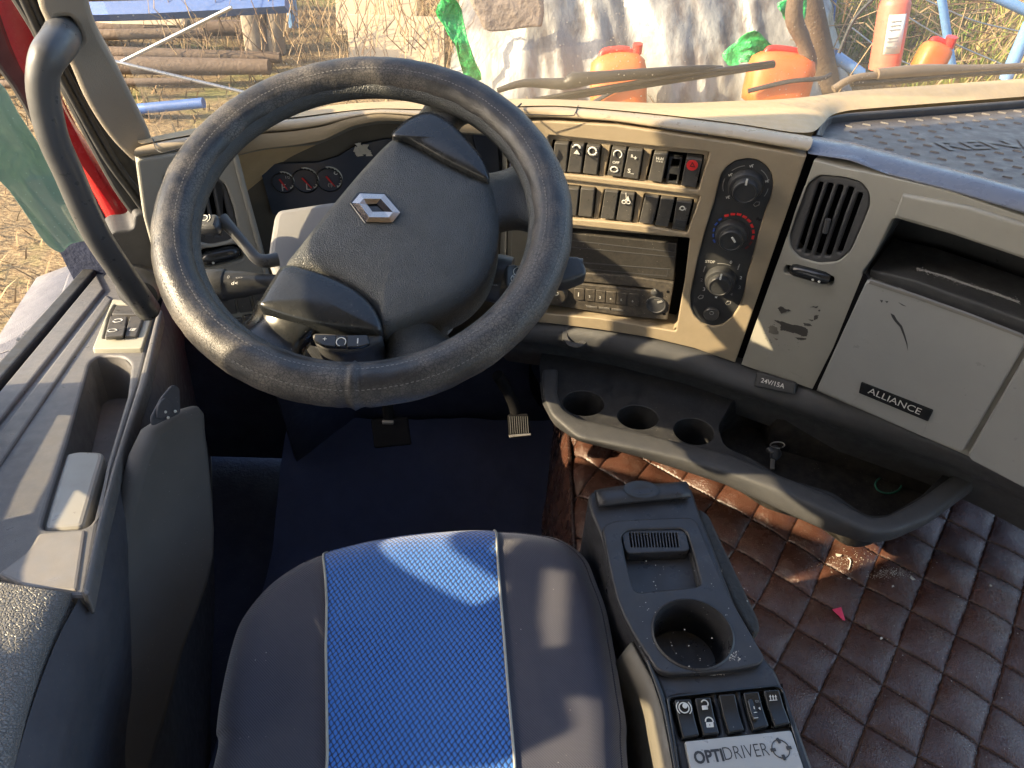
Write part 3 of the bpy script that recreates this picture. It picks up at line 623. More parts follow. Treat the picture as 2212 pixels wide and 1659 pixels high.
# inner face dropping to the floor: curve through points under the rail
rail = dq((722, 312), (655, 620), (520, 1010), (458, 1260), (392, 1580))+z12((520, 580), (365, 960), (240, 1350), (110, 1850), (-60, 2500))
top = [DP.px(x, y, -.012) for x, y in rail]; top = [top[0]+(top[0]-top[1])*1.6]+top
def dn(dz, dx): return [p+np.array([dx, 0, dz]) for p in top]
loft('door_face', [[p+np.array([.0, 0, .008]) for p in top], dn(-.03, .012), dn(-.08, .0), dn(-.25, -.04), dn(-.9, -.10)], M['doorface'], door, n=40, sub=1, ang=0)
outp = [p+np.array([-.34, -.03, 0]) for p in top]
loft('door_skin', [[p+np.array([0.2, 0, -.02]) for p in outp], [p+np.array([.0, 0, -.10]) for p in outp], [p+np.array([-.05, 0, -1.2]) for p in outp]], M['housing'], door, n=20, sub=0, solid=.004)
# grey pocket panel standing off the face
PF = Pl(atz(330, 1200, 1.0), (.86, -.28, .16))
PF = Pl(CAM+ray(330, 1250)*.87, (.90, -.20, .30))
plate('map_pocket', PF, [(335, 925), (437, 876), (452, 932), (467, 1077), (470, 1200), (440, 1310), (406, 1400), (379, 1507), (350, 1600), (325, 1670), (295, 1680), (262, 1660), (233, 1535), (204, 1400), (206, 1318), (245, 1210), (290, 1050)], -.03, 0, M['pocket'], door, bev=.012, smooth=2, ang=60)
PK = PF.off(.0)
wd = plate('door_stay', PK, z8((770, 640), (802, 655), (805, 770), (680, 828), (672, 790), (720, 700)), .0, .004, M['doorface'], door, r=.006, bev=.004)
plate('dial', PK, z8((735, 700), (765, 720), (768, 760), (735, 790), (700, 790), (705, 735)), .004, .007, M['doorface'], wd, smooth=2, bev=.002)
for q in ((716, 765), (728, 790), (760, 762)): lathe('rivet', PK, *z8(q)[0], [(.002, .0065), (.0015, .008), (.001, .0085)], M['white'], wd, n=10)
# switch pod
pod = plate('switch_pod', DP, dq((500, 262), (692, 282), (630, 480), (410, 482)), -.01, .006, M['doorpod'], door, r=.004, bev=.002, holes=[dq((508, 284), (672, 286), (645, 335), (612, 432), (455, 438), (482, 330))], hr=.003)
plate('switch_bay', DP, dq((495, 275), (690, 280), (640, 440), (440, 445)), -.012, -.006, M['void'], door)
for i, q in enumerate((((516, 290), (666, 291), (640, 330), (496, 328)), ((488, 338), (566, 338), (548, 428), (464, 431)), ((577, 338), (640, 335), (607, 424), (552, 426)))):
    b = plate('window_switch', DP, dq(*q), -.008, .011, M['switch'], door, r=.003, bev=.002)
    if i == 1: plate('rocker', DP, dq((480, 382), (558, 380), (546, 424), (468, 428)), .0115, .015, M['switch'], b, r=.002, bev=.001)
def ringp(name, pl, c, r, w, h, mm, parent, sx=1, sy=1, a0=0, a1=360, n=24, th=.0004, rot=0):
    """flat ring or arc, c in measured pixels, r in metres"""
    cx, cy = pl.uv(*c, h); V, Fc = [], []; m_ = n+1; r, w = r*pl.k, w*pl.k; cr, sr = math.cos(rad(rot)), math.sin(rad(rot))
    for k in range(m_):
        a = rad(a0+(a1-a0)*k/n)
        for rr in (r-w/2, r+w/2):
            x, y = rr*math.cos(a)*sx, rr*math.sin(a)*sy; V.append(pl.W(cx+x*cr-y*sr, cy+x*sr+y*cr, h+th))
    for k in range(n): Fc.append((2*k, 2*k+1, 2*k+3, 2*k+2))
    o = mesh(name, V, Fc, mm, parent); mod(o, 'SOLIDIFY', thickness=th, offset=-1); return o
ringp('icon', DP, dq((524, 358))[0], .0065, .0016, .0152, M['white'], b, a0=-160, a1=160)
ringp('icon', DP, dq((500, 402))[0], .0065, .0014, .0155, M['white'], b, a0=0, a1=360, sy=.8)
text('icon', DP, 'IE', dq((572, 404))[0], dq((598, 404))[0], .0112, M['white'], b)
text('icon', DP, 'Q', dq((572, 404))[0], dq((600, 402))[0], .0112, M['white'], b)
text('icon', DP, 'W', dq((600, 312))[0], dq((632, 312))[0], .0112, M['dimprint'], b)

# mirror housing/glass outside the door
gl = plate('wind_deflector', PA, z1((-260, 380), (0, 520), (110, 700), (300, 1000), (430, 1300), (532, 1480), (500, 1505), (440, 1520), (400, 1560), (360, 1568), (270, 1500), (130, 1290), (0, 1130), (-260, 960)), -.26, -.255, M['greenglass'], None, smooth=3, bev=.001)
setp(gl, 'scratched green tinted wind deflector hanging outside the driver window', 'wind deflector')
hs_pl = DP.off(-.03)
hs = thing('door_cladding', 'grey plastic cladding with faint printed marks below the driver window glass', 'cladding', hs_pl.px(60, 700))
plate('panel', hs_pl, z8((398, 50), (345, 85), (300, 150), (272, 228), (215, 290), (140, 368), (60, 430), (0, 462), (-200, 480), (-500, 1300), (-100, 1050), (0, 850), (200, 480)), -.03, 0, M['housing'], hs, r=.01, bev=.005)
text('print', hs_pl, '43R-001582', z8((85, 525))[0], z8((128, 430))[0], .0005, M['ink'], hs, hs=1.3)
text('print', hs_pl, 'DOT 2000', z8((100, 500))[0], z8((150, 400))[0], .0005, M['ink'], hs)
for q in ((136, 432), (146, 468), (108, 540)): ringp('print', hs_pl, z8(q)[0], .008, .0014, .0005, M['ink'], hs, n=16)
text('print', hs_pl, 'E', z8((138, 440))[0], z8((144, 426))[0], .0005, M['ink'], hs)
text('print', hs_pl, '5', z8((106, 545))[0], z8((113, 533))[0], .0005, M['ink'], hs)
ringp('print', hs_pl, z8((35, 510))[0], .017, .002, .0005, M['dimprint'], hs, n=6)

# ======================================================================= DASHBOARD
dash = thing('dashboard', 'dusty beige and grey truck dashboard wrapping around the driver', 'dashboard', (.2, .9, Z0-.8))
# --- centre face S1 with recesses
row1 = [(1184, 292), (1534, 329), (1520, 372), (1509, 412), (1395, 396), (1307, 386), (1177, 372)]
row2 = [(1200, 386), (1514, 423), (1484, 504), (1378, 486), (1292, 478), (1190, 470)]
rrec = z5((560, 735), (735, 738), (1472, 818), (1440, 1080), (1384, 1400), (900, 1318), (480, 1280))
cpan = z6((345, 300), (365, 220), (420, 150), (500, 100), (600, 82), (700, 98), (770, 150), (815, 220), (830, 300), (810, 420), (755, 560), (695, 760), (650, 940), (600, 1110), (565, 1300), (525, 1400), (460, 1500), (380, 1560), (290, 1578), (200, 1552), (130, 1480), (95, 1400), (90, 1300), (150, 1000), (230, 700), (300, 480))
s1out = [(1104, 262), (1200, 263), (1330, 271), (1450, 289), (1600, 312), (1742, 338), (1588, 784), (1500, 753), (1400, 729), (1290, 712), (1180, 698), (1096, 694)]
def grow(P, k):
    c = np.mean(P, 0); return [tuple(c+(np.array(q)-c)*k) for q in P]
plate('centre_panel', S1, s1out, -.03, 0, M['tan'], dash, holes=[row1, row2, rrec, cpan], hr=.004, bev=.0022)
# recessed inner frame of the switch rows
G1 = [z5((617, 205), (925, 235), (905, 440), (590, 400)), z5((980, 238), (1188, 262), (1158, 462), (942, 430)), z5((1238, 268), (1562, 300), (1520, 518), (1194, 462))]
G2 = [z5((640, 478), (893, 505), (872, 706), (610, 680)), z5((938, 513), (1142, 532), (1116, 724), (903, 697)), z5((1188, 540), (1502, 578), (1452, 784), (1148, 726))]
H7 = S1.off(-.007)
plate('switch_frame', H7, z5((560, 165), (1620, 275), (1500, 820), (540, 740)), -.004, 0, M['tan'], dash, holes=G1+G2, hr=.003, bev=.0015)
plate('switch_well', S1.off(-.022), z5((560, 165), (1650, 270), (1530, 830), (540, 740)), -.003, 0, M['void'], dash)
ledge = [(0, 0)]
B1 = [z5((632, 222), (718, 228), (700, 412), (610, 400)), z5((735, 230), (815, 236), (793, 414), (708, 408)), z5((832, 238), (915, 246), (893, 425), (805, 416)),
      z5((990, 250), (1078, 262), (1045, 440), (957, 428)), z5((1090, 262), (1180, 270), (1150, 455), (1055, 440)),
      z5((1250, 285), (1335, 290), (1297, 475), (1210, 460)), z5((1345, 310), (1425, 318), (1397, 487), (1320, 472)), z5((1450, 315), (1550, 325), (1507, 507), (1415, 492)),
      z5((640, 495), (700, 500), (680, 672), (620, 662)), z5((712, 505), (783, 510), (765, 680), (700, 672)), z5((795, 505), (880, 512), (862, 690), (777, 680)), z5((945, 518), (1028, 527), (1000, 705), (915, 695)), z5((1043, 532), (1130, 540), (1105, 718), (1013, 705)),
      z5((1195, 548), (1280, 560), (1240, 735), (1155, 722)), z5((1292, 565), (1375, 575), (1335, 750), (1255, 738)), z5((1390, 583), (1485, 592), (1440, 775), (1360, 762))]
sw = []
def rocker(name, pl, q, h0, h1, parent, mm='switch', lift=.0025):
    """switch cap whose upper half is tilted up from the lower half"""
    P = [np.array(pl.uv(a, b, h1)) for a, b in q]; V, Fc = [], []; c = np.mean(P, 0)
    hs_ = [h1+lift, h1-.0005, h1]; rows = []
    for k, t in enumerate((0, .48, 1)):
        l = P[0]+(P[3]-P[0])*t; r = P[1]+(P[2]-P[1])*t; rows.append((l, r, hs_[k]))
    for (l, r, h) in rows: V += [pl.W(*l, h), pl.W(*r, h)]
    for (l, r, h) in rows: V += [pl.W(*l, h0), pl.W(*r, h0)]
    Fc = [(0, 2, 3, 1), (2, 4, 5, 3), (0, 1, 7, 6), (4, 10, 11, 5), (0, 6, 8, 2), (2, 8, 10, 4), (1, 3, 9, 7), (3, 5, 11, 9)]
    o = mesh(name, V, Fc, M[mm], parent, ang=25); mod(o, 'BEVEL', width=.0014, segments=3, limit_method='ANGLE', angle_limit=rad(40)); return o
for i, q in enumerate(B1):
    if i == 6:
        o = plate('switch', S1, q, -.014, -.006, M['blk'], dash, r=.001, holes=[z5((1362, 325), (1412, 330), (1402, 378), (1352, 372)), z5((1345, 418), (1395, 424), (1388, 470), (1338, 462))], hr=.0005)
    else: o = rocker('switch', S1, q, -.02, -.0015, dash)
    sw.append(o)
hI = .0012
def tri(name, pl, pts, h, mm, parent, th=.0005): return plate(name, pl, pts, h, h+th, mm, parent, bev=0)
ringp('icon', S1, z5((768, 262))[0], .0048, .0026, hI, M['white'], sw[1], a0=10, a1=170, n=10); tri('icon', S1, z5((768, 268), (788, 297), (748, 292)), hI, M['white'], sw[1])
ringp('icon', S1, z5((867, 278))[0], .0050, .0022, hI, M['white'], sw[2], n=14); text('icon', S1, 'AUTO', z5((846, 301))[0], z5((887, 305))[0], hI, M['white'], sw[2], bold=.02)
ringp('icon', S1, z5((1024, 296))[0], .0050, .0016, hI, M['white'], sw[3], n=14, a0=-60, a1=220); text('icon', S1, 'OFF', z5((990, 352))[0], z5((1032, 357))[0], -.0010, M['white'], sw[3], bold=.03); ringp('icon', S1, z5((1002, 391))[0], .0046, .0022, -.001, M['white'], sw[3], n=8, sy=.8)
text('icon', S1, 'R', z5((1105, 315))[0], z5((1122, 317))[0], hI-.0005, M['white'], sw[4], bold=.03); text('icon', S1, '+', z5((1120, 330))[0], z5((1142, 332))[0], hI-.0008, M['white'], sw[4], bold=.03)
text('icon', S1, 'S', z5((1084, 410))[0], z5((1102, 412))[0], -.0008, M['white'], sw[4], bold=.03); text('icon', S1, '_', z5((1103, 412))[0], z5((1124, 415))[0], -.0008, M['white'], sw[4], bold=.03)
text('icon', S1, 'H-H', z5((1262, 328))[0], z5((1306, 334))[0], hI, M['white'], sw[5], bold=.02); text('icon', S1, '=+=', z5((1260, 346))[0], z5((1302, 352))[0], hI, M['white'], sw[5])
lathe('icon', S1, *z5((1487, 362))[0], [(.0066, -.001), (.0066, hI+.0006)], M['red'], sw[7], n=22); V3 = z5((1488, 343), (1505, 378), (1469, 374)); v4 = grow(V3, .55)
plate('icon', S1, V3, hI, hI+.0012, M['darkred'], sw[7], holes=[v4], bev=0)
text('icon', S1, 'I', z5((1073, 566))[0], z5((1078, 566))[0], hI, M['white'], sw[12]); ringp('icon', S1, z5((1062, 593))[0], .0024, .0014, hI, M['white'], sw[12], n=10); ringp('icon', S1, z5((1090, 594))[0], .0024, .0014, hI, M['white'], sw[12], n=10); tri('icon', S1, z5((1068, 580), (1088, 555), (1097, 584)), hI, M['white'], sw[12])
ringp('icon', S1, z5((1425, 632))[0], .0027, .0014, hI, M['white'], sw[15], n=10); text('icon', S1, 'I-', z5((1404, 641))[0], z5((1416, 642))[0], hI, M['white'], sw[15], bold=.02); text('icon', S1, '-I', z5((1433, 643))[0], z5((1446, 645))[0], hI, M['white'], sw[15], bold=.02)
plate('indicator', S1, z5((1382, 703), (1452, 712), (1440, 760), (1368, 750)), -.003, .0005, M['blk'], sw[15], r=.001)
# --- climate panel
cp = plate('climate_panel', S1, cpan, -.012, -.003, M['blk'], dash, bev=.001)
plate('climate_back', S1, grow(cpan, 1.04), -.03, -.0125, M['void'], dash, bev=0)
hp_ = -.003
for (x, y, pa, pb) in ((583, 325, (598, 262), (585, 318)), (460, 755, (462, 780), (492, 825)), (358, 1160, (370, 1108), (357, 1158))):
    kx, ky = z6((x, y))[0]
    lathe('knob', S1, kx, ky, [(.0205, hp_), (.020, .006), (.0185, .0095), (.0150, .0105), (.0148, .0185), (.0138, .0200), (.0125, .0203), (.0120, .0192), (.003, .0190)], M['blk'], cp, n=40, ang=40)
    A_, B_ = z6(pa)[0], z6(pb)[0]; a, b = np.array(S1.uv(*A_, .019)), np.array(S1.uv(*B_, .019)); d = (b-a)/np.linalg.norm(b-a); e_ = np.array([-d[1], d[0]])*.0013
    plate('pointer', S1, [tuple(a+e_), tuple(b+e_), tuple(b-e_), tuple(a-e_)], .0185, .0203, M['white'], cp, bev=.0002, local=True)
lathe('ac_button', S1, *z6((278, 1465))[0], [(.0105, hp_), (.0105, .001), (.0095, .0025), (.003, .002)], M['switch'], cp, n=26)
ringp('icon', S1, z6((281, 1455))[0], .0028, .0011, .0022, M['dimprint'], cp, n=7)
kc = z6((460, 755))[0]; c0 = np.array(S1.uv(*kc, hp_))
for k, (q, mm) in enumerate([(q, 'blue') for q in ((305, 815), (297, 765), (302, 715), (322, 662), (358, 622))]+[(q, 'red') for q in ((415, 588), (470, 576), (525, 578), (575, 600), (613, 633), (640, 680), (652, 730), (648, 782))]+[(q, 'darkred') for q in ((628, 832), (595, 872))]):
    p = np.array(S1.uv(*z6(q)[0], hp_)); r_ = p-c0; r_ = r_/np.linalg.norm(r_); t_ = np.array([-r_[1], r_[0]]); w_ = .0033 if mm != 'blue' else .0028; hgt = .0018 if mm == 'red' else .0013
    plate('mark', S1, [tuple(p+t_*w_+r_*hgt), tuple(p-t_*w_+r_*hgt), tuple(p-t_*w_*.9-r_*hgt), tuple(p+t_*w_*.9-r_*hgt)], hp_, hp_+.0006, M[mm], cp, bev=0, local=True)
text('lettering', S1, 'STOP', z6((224, 1006))[0], z6((310, 1012))[0], hp_, M['white'], cp, bold=.01, hs=1.1)
for s_, q, mm in (('0', (442, 1014), 'white'), ('1', (508, 1068), 'dimprint'), ('2', (530, 1152), 'white'), ('3', (518, 1240), 'dimprint'), ('4', (446, 1298), 'dimprint'), ('1', (204, 1088), 'dimprint'), ('2', (182, 1172), 'dimprint'), ('3', (202, 1256), 'white')):
    text('lettering', S1, s_, z6(q)[0], z6((q[0]+(20 if s_ != '1' else 9), q[1]+2))[0], hp_, M[mm], cp)
text('icon', S1, 'x', z6((308, 1320))[0], z6((332, 1322))[0], hp_, M['white'], cp, bold=.02)
for q, rot in (((640, 150), 0), ((452, 230), 40), ((778, 285), -60), ((430, 428), 60)):
    x, y = q; text('icon', S1, 'v', z6((x-26, y+8))[0], z6((x-4, y+10))[0], hp_, M['white'], cp, bold=.03); text('icon', S1, 'r', z6((x+2, y+10))[0], z6((x+24, y+2))[0], hp_, M['white'], cp, bold=.03)
for q in ((682, 485), (185, 1312), (430, 1365)): ringp('icon', S1, z6(q)[0], .0042, .001, hp_, M['dimprint'], cp, n=5, sy=.7, rot=50)
kc = z6((583, 325))[0]
for a0_, a1_ in ((20, 62), (105, 140), (168, 205), (-22, 2)): ringp('dial_arc', S1, kc, .0262, .0008, hp_, M['dimprint'], cp, a0=a0_, a1=a1_, n=10)
ringp('dial_arc', S1, z6((358, 1160))[0], .026, .0006, hp_, M['dimprint'], cp, a0=70, a1=110, n=10)
# --- left strip between cluster and centre panel
plate('panel_seam', S1, [(1098, 400), (1106, 400), (1104, 690), (1094, 690)], -.03, .002, M['tan'], dash, bev=.001)
plate('divider_gap', S1.off(-.018), [(1700, 320), (1780, 330), (1620, 810), (1560, 790)], -.02, 0, M['void'], dash, bev=0)
# --- S2
T2 = Pl(S2.px(2000, 395, .01), (0, .16, .987), (0, 1, 0))
s2out = z6b((482, 5), (700, 45), (935, 90), (1300, 175), (1719, 320), (2300, 540), (2900, 900), (1500, 1720), (1362, 1659), (535, 1302), (95, 1152))
s2out[0] = (1758, 346); s2out[-1] = (1600, 788)
slot = z6b((978, 326), (1300, 418), (1719, 560), (2400, 800), (2300, 1300), (1719, 1040), (1350, 900), (1000, 745), (825, 680), (800, 640), (860, 560))
vent = z6b((560, 85), (700, 97), (800, 125), (845, 185), (846, 260), (790, 400), (735, 520), (665, 578), (560, 586), (450, 556), (398, 500), (390, 430), (430, 300), (490, 140))
thw = z6b((370, 592), (650, 660), (635, 712), (360, 640))
plate('passenger_panel', S2, s2out, -.03, 0, M['grey'], dash, holes=[slot, vent, thw], hr=.006, bev=.002)
# brow above the slot
plate('slot_brow', S2, z6b((1030, 195), (1400, 265), (1719, 365), (2400, 600), (2400, 800), (1719, 560), (1300, 418), (982, 322)), -.002, .006, M['grey'], dash, bev=.006, r=.002)
# cubby
bk = S2.off(-.13)
plate('cubby_back', bk, [(1950, 380), (2700, 700), (2500, 1300), (1750, 700)], -.01, 0, M['blk'], dash, bev=0)
sl_ = [S2.px(*q, 0) for q in slot]+[S2.px(*slot[0], 0)]
loft('cubby_wall', [[p-S2.n*.003 for p in sl_], [p-S2.n*.135 for p in sl_]], M['dark'], dash, n=70, sub=0)
# lower edge ledge of the cubby, worn bright edge
ld = z6b((850, 620), (1100, 680), (1719, 905), (2400, 1160), (2400, 1330), (1719, 1010), (1400, 890), (1100, 775), (835, 672))
plate('cubby_ledge', S2.off(-.012), ld, -.10, 0, M['dark'], dash, bev=.003, r=.002)
wl_flakes = []
rq = random.Random(9)
V, Fc = [], []
for k in range(420):
    t = rq.random(); x = 1110+590*t; y = 612+190*t+rq.gauss(0, 7)*(1 if k % 3 else .3); s_ = rq.uniform(.8, 4.5); q = z6b((x-s_, y), (x+s_*1.4, y+s_*.5), (x+s_*.6, y+s_))
    kk = len(V); V += [S2.off(-.012).px(*p_, .0008) for p_ in q]; Fc.append((kk, kk+1, kk+2))
mesh('worn_flakes', V, Fc, mat('flake_pale', (.42, .41, .4), .45), dash, smooth=False)
wl = z6b((1120, 605), (1300, 660), (1400, 700), (1550, 745), (1690, 800), (1685, 812), (1540, 765), (1400, 722), (1280, 680), (1120, 625))
plate('worn_edge', S2.off(-.0115), z6b((1120, 615), (1300, 664), (1400, 703), (1550, 750), (1690, 804), (1688, 810), (1540, 758), (1400, 711), (1280, 668)), -.002, .0008, mat('worn_bright', (.22, .22, .21), .4, scuff=.95, ss=60, var=.3), dash, bev=.0003)
# lid and badge
lidp = z6b((828, 682), (1100, 772), (1400, 880), (1719, 1005), (1725, 1050), (1372, 1655), (1130, 1560), (545, 1300), (640, 1090))
lid = plate('storage_lid', S2, lidp, .0005, .010, M['lid'], dash, r=.006, bev=.003)
plate('worn_rim', S2, z6b((850, 682), (1100, 765), (1400, 873), (1712, 995), (1715, 1012), (1400, 893), (1100, 784), (838, 700)), .0102, .0112, mat('worn_lid_rim', (.2, .19, .17), .5, scuff=1, scol=(.05, .05, .05), ss=70), lid, bev=.0004)
plate('badge', S2, z6b((798, 1258), (1206, 1418), (1176, 1480), (784, 1318)), .010, .013, M['blkgloss'], lid, r=.002, bev=.0008)
text('badge_lettering', S2, 'ALLIANCE', z6b((834, 1316))[0], z6b((1128, 1440))[0], .013, M['white'], lid, hs=1.0)
for a_, b_ in (((798, 1320), (745, 1372)), ((1172, 1482), (1148, 1545))):
    p, q = z6b(a_)[0], z6b(b_)[0]; plate('moulded_line', S2, [p, (p[0]+1.2, p[1]), (q[0]+1.2, q[1]), q], .0101, .0105, M['dimprint'], lid, bev=0)
sc_ = z6b((965, 868), (985, 878), (1000, 905), (1030, 940), (1045, 985), (1060, 1040), (1062, 1078), (1054, 1040), (1036, 990), (1018, 945), (990, 915), (972, 888))
plate('scratch', S2, sc_, .0100, .0104, M['ink'], lid, bev=0)
for q in (((905, 792), (922, 795), (915, 808)), ((935, 798), (952, 800), (944, 810)), ((1010, 806), (1052, 828), (1030, 822))): plate('scratch', S2, z6b(*q), .01, .0104, M['ink'], lid, bev=0)
plate('lid_gap', S2, z6b((810, 640), (835, 672), (545, 1305), (520, 1300), (640, 1060)), -.001, .0012, M['void'], dash, bev=0)
plate('side_trim', S2, z6b((1760, 1050), (2300, 700), (2600, 1400), (1800, 1900), (1420, 1700), (1400, 1672)), .001, .011, M['lid'], dash, r=.004, bev=.003)
def ragged(q, amp, n=5):
    out = []
    for a, b in zip(q, q[1:]+q[:1]):
        for k in range(n): t = k/n; out.append((a[0]+(b[0]-a[0])*t+rs0.uniform(-amp, amp)*(k > 0), a[1]+(b[1]-a[1])*t+rs0.uniform(-amp, amp)*(k > 0)))
    return out
rs0 = random.Random(3)
# torn sticker left on the panel
stick = [((325, 838), (345, 828), (375, 845), (402, 850), (370, 862), (345, 868)), ((508, 832), (556, 826), (550, 836)), ((556, 848), (566, 845), (564, 862)), ((305, 905), (345, 912), (400, 930), (460, 940), (497, 958), (495, 985), (488, 1000), (455, 990), (430, 982), (390, 972), (370, 965), (340, 962), (345, 935)), ((470, 922), (510, 928), (520, 940), (480, 938)), ((420, 1000), (450, 1005), (490, 1012), (470, 1020), (440, 1015)), ((535, 880), (556, 878), (550, 900), (530, 905)), ((500, 900), (528, 905), (520, 915))]
for q in stick: plate('torn_sticker', S2, ragged(z6b(*q), 1.1), .0, .0005, mat('sticker_dark', (.055, .052, .048), .5, var=.4), dash, bev=0)
for q in (((280, 940), (300, 935), (325, 950), (330, 985), (300, 985), (275, 975)), ((300, 1000), (330, 1015), (320, 1020))): plate('torn_sticker', S2, ragged(z6b(*q), 1.1), .0, .0004, mat('sticker_residue', (.15, .14, .12), .6, var=.4), dash, bev=0)
rs = random.Random(5)
for k in range(46):
    a = rs.uniform(2.2, 6.5); r_ = rs.uniform(70, 115); x, y = 370+r_*1.05*math.cos(a), 985-r_*.85*math.sin(a); s_ = rs.uniform(1.5, 5)
    plate('residue', S2, z6b((x-s_, y), (x+s_*1.5, y+s_*.6), (x+s_, y+s_)), .0, .0004, M['ink'], dash, bev=0) if k < 30 else None
# vents ------------------------------------------------------------------
def vent_unit(pl, outline, slots, depth, knobpx, parent, w=.0085):
    vt = plate('air_vent', pl, grow(outline, 1.0), -.012, -.003, M['dark'], parent, bev=.003, r=.004, holes=slots, hr=.004)
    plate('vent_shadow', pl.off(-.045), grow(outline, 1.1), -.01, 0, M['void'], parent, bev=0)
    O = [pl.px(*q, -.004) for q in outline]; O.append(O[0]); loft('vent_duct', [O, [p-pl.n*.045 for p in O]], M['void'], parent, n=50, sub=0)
    if knobpx: tube('vent_tab', [pl.px(*knobpx[0], .002), pl.px(*knobpx[1], .002)], .004, M['dark'], vt, n=1, seg=8)
    return vt
def slotq(a, b, w): # a top, b bottom in px, w px half-width
    return [(a[0]-w, a[1]), (a[0]+w, a[1]+w*.3), (b[0]+w, b[1]), (b[0]-w, b[1]-w*.3)]
sl2 = []
for a, b, w in (((572, 124), (448, 512), 15), ((626, 130), (490, 535), 17), ((682, 140), (548, 548), 17), ((742, 152), (606, 548), 17), ((795, 185), (672, 528), 15)):
    (ax, ay), (bx, by) = z6b(a, b); sl2.append(slotq((ax, ay), (bx, by), w*.382))
vt = vent_unit(S2, vent, sl2, .04, z6b((612, 335), (594, 410)), dash)
for i, (a, b) in enumerate((((598, 128), (472, 525)), ((655, 136), (520, 542)), ((713, 147), (577, 550)), ((768, 168), (640, 540)))):
    (ax, ay), (bx, by) = z6b(a, b); tube('vane', [S2.px(ax, ay, -.006), S2.px((ax+bx)/2-1, (ay+by)/2, -.001), S2.px(bx, by, -.006)], .0022, M['dark'], vt, seg=8)
plate('thumb_well', S2.off(-.012), grow(thw, 1.2), -.01, 0, M['void'], dash, bev=0)
A_, B_ = z6b((420, 618))[0], z6b((600, 670))[0]
th_ = tube('thumbwheel', [S2.px(*A_, -.002), S2.px(A_[0]+4, A_[1]+1.5, .001), S2.px(B_[0]-4, B_[1]-1.5, .001), S2.px(*B_, -.002)], [.006, .0095, .0095, .006], M['blkgloss'], dash, n=3, seg=18)
for q in ((541, 657), (577, 668)): lathe('mark', S2, *z6b(q)[0], [(.0016, .009), (.0016, .0112)], M['white'], th_, n=10)
# 24V socket
sk_pl = S2.off(.004)
# --- silver-blue front edge, tray and dash top
top2 = z3((845, 842), (1100, 880), (1500, 985), (1900, 1090), (2157, 1165), (2500, 1290), (3000, 1500))
bot2 = z3((822, 962), (1080, 1002), (1300, 1090), (1700, 1192), (2157, 1330), (2500, 1450), (3000, 1680))
eT = [T2.px(x, y, .0) for x, y in top2]; eB = [S2.px(x, y, .002) for x, y in bot2]
mid_ = [(a+b)/2+S2.n*.014+np.array([0, 0, .012]) for a, b in zip(eT, eB)]
m2_ = [a*.82+b*.18+S2.n*.010+np.array([0, 0, .008]) for a, b in zip(eT, eB)]; m3_ = [a*.2+b*.8+S2.n*.012+np.array([0, 0, .0]) for a, b in zip(eT, eB)]
eT0 = [p+np.array([0, .012, -.012]) for p in eT]; eB0 = [p-S2.n*.02 for p in eB]
loft('tray_edge', [eT0, eT, m2_, mid_, m3_, eB, eB0], M['edge'], dash, n=40, sub=1, ang=0)
tl = z3((862, 838), (880, 780), (905, 740), (935, 716), (975, 704), (1100, 690), (1500, 662), (2157, 612), (2600, 570), (3200, 520))
rim_o = [T2.px(x, y, .006) for x, y in tl]
rim_i = [T2.px(x, y, -.012) for x, y in z3((905, 850), (925, 795), (950, 770), (990, 752), (1040, 742), (1140, 726), (1500, 700), (2157, 650), (2600, 610), (3200, 560))]
loft('tray_lip', [[p+np.array([-.004, .004, -.02]) for p in rim_o], rim_o, [(a+b)/2+np.array([0, 0, .001]) for a, b in zip(rim_o, rim_i)], rim_i], M['mattop'], dash, n=50, sub=1, ang=0)
TM = T2.off(-.012)
tm = plate('tray_mat', TM, z3((850, 860), (900, 790), (960, 740), (1140, 712), (1500, 690), (2157, 640), (3200, 540), (3200, 1560), (2157, 1185), (1500, 1000), (1100, 900)), -.01, 0, M['mattop'], dash, bev=0)
V, Fc = [], []
a0_, b0_ = np.array(TM.uv(*z3((1065, 788))[0])), 0
ex_ = np.array(TM.uv(*z3((1178, 778))[0]))-a0_; ey_ = np.array(TM.uv(*z3((1068, 868))[0]))-a0_
bp = np.array(TM.uv(*z3((1090, 793))[0]))-a0_; bp = bp/np.linalg.norm(bp)
for j in range(0, 18):
    for i in range(-6, 26):
        c = a0_+ex_*(i+.25*(j % 4))+ey_*.5*j; w = TM.W(*c); d = (w-CAM); px_ = 1106+FPX*(d@Rv)/(d@Fv); py_ = 829.5-FPX*(d@Uv)/(d@Fv)
        (zx, zy) = ((px_-1463)/.3472, py_/.3472)
        if zx < 1030+max(0, 0) or zy < 700-.045*(zx-1500)+20: continue
        if zy > 905+.262*(zx-1100)-25: continue
        if 1640 < zx < 2600 and 815+.0*(zx) < zy+.06*(zx-1650) < 965: continue
        L_ = .0065; W_ = .0016; nn = np.array([-bp[1], bp[0]]); k = len(V)
        for (s, t, h) in ((-1, -1, 0), (1, -1, 0), (1, 1, 0), (-1, 1, 0), (-.8, -.4, .0022), (.8, -.4, .0022), (.8, .4, .0022), (-.8, .4, .0022)):
            V.append(TM.W(*(c+bp*s*L_+nn*t*W_), h-.0002))
        Fc += [(k+4, k+5, k+6, k+7), (k, k+1, k+5, k+4), (k+1, k+2, k+6, k+5), (k+2, k+3, k+7, k+6), (k+3, k, k+4, k+7)]
if V: mesh('grip_ribs', V, Fc, M['mattop'], tm)
text('embossed_lettering', TM, 'RENAULT', z3((1690, 938))[0], z3((2760, 900))[0], .0, M['mattop'], tm, hs=.8, th=.0015, bold=.02)
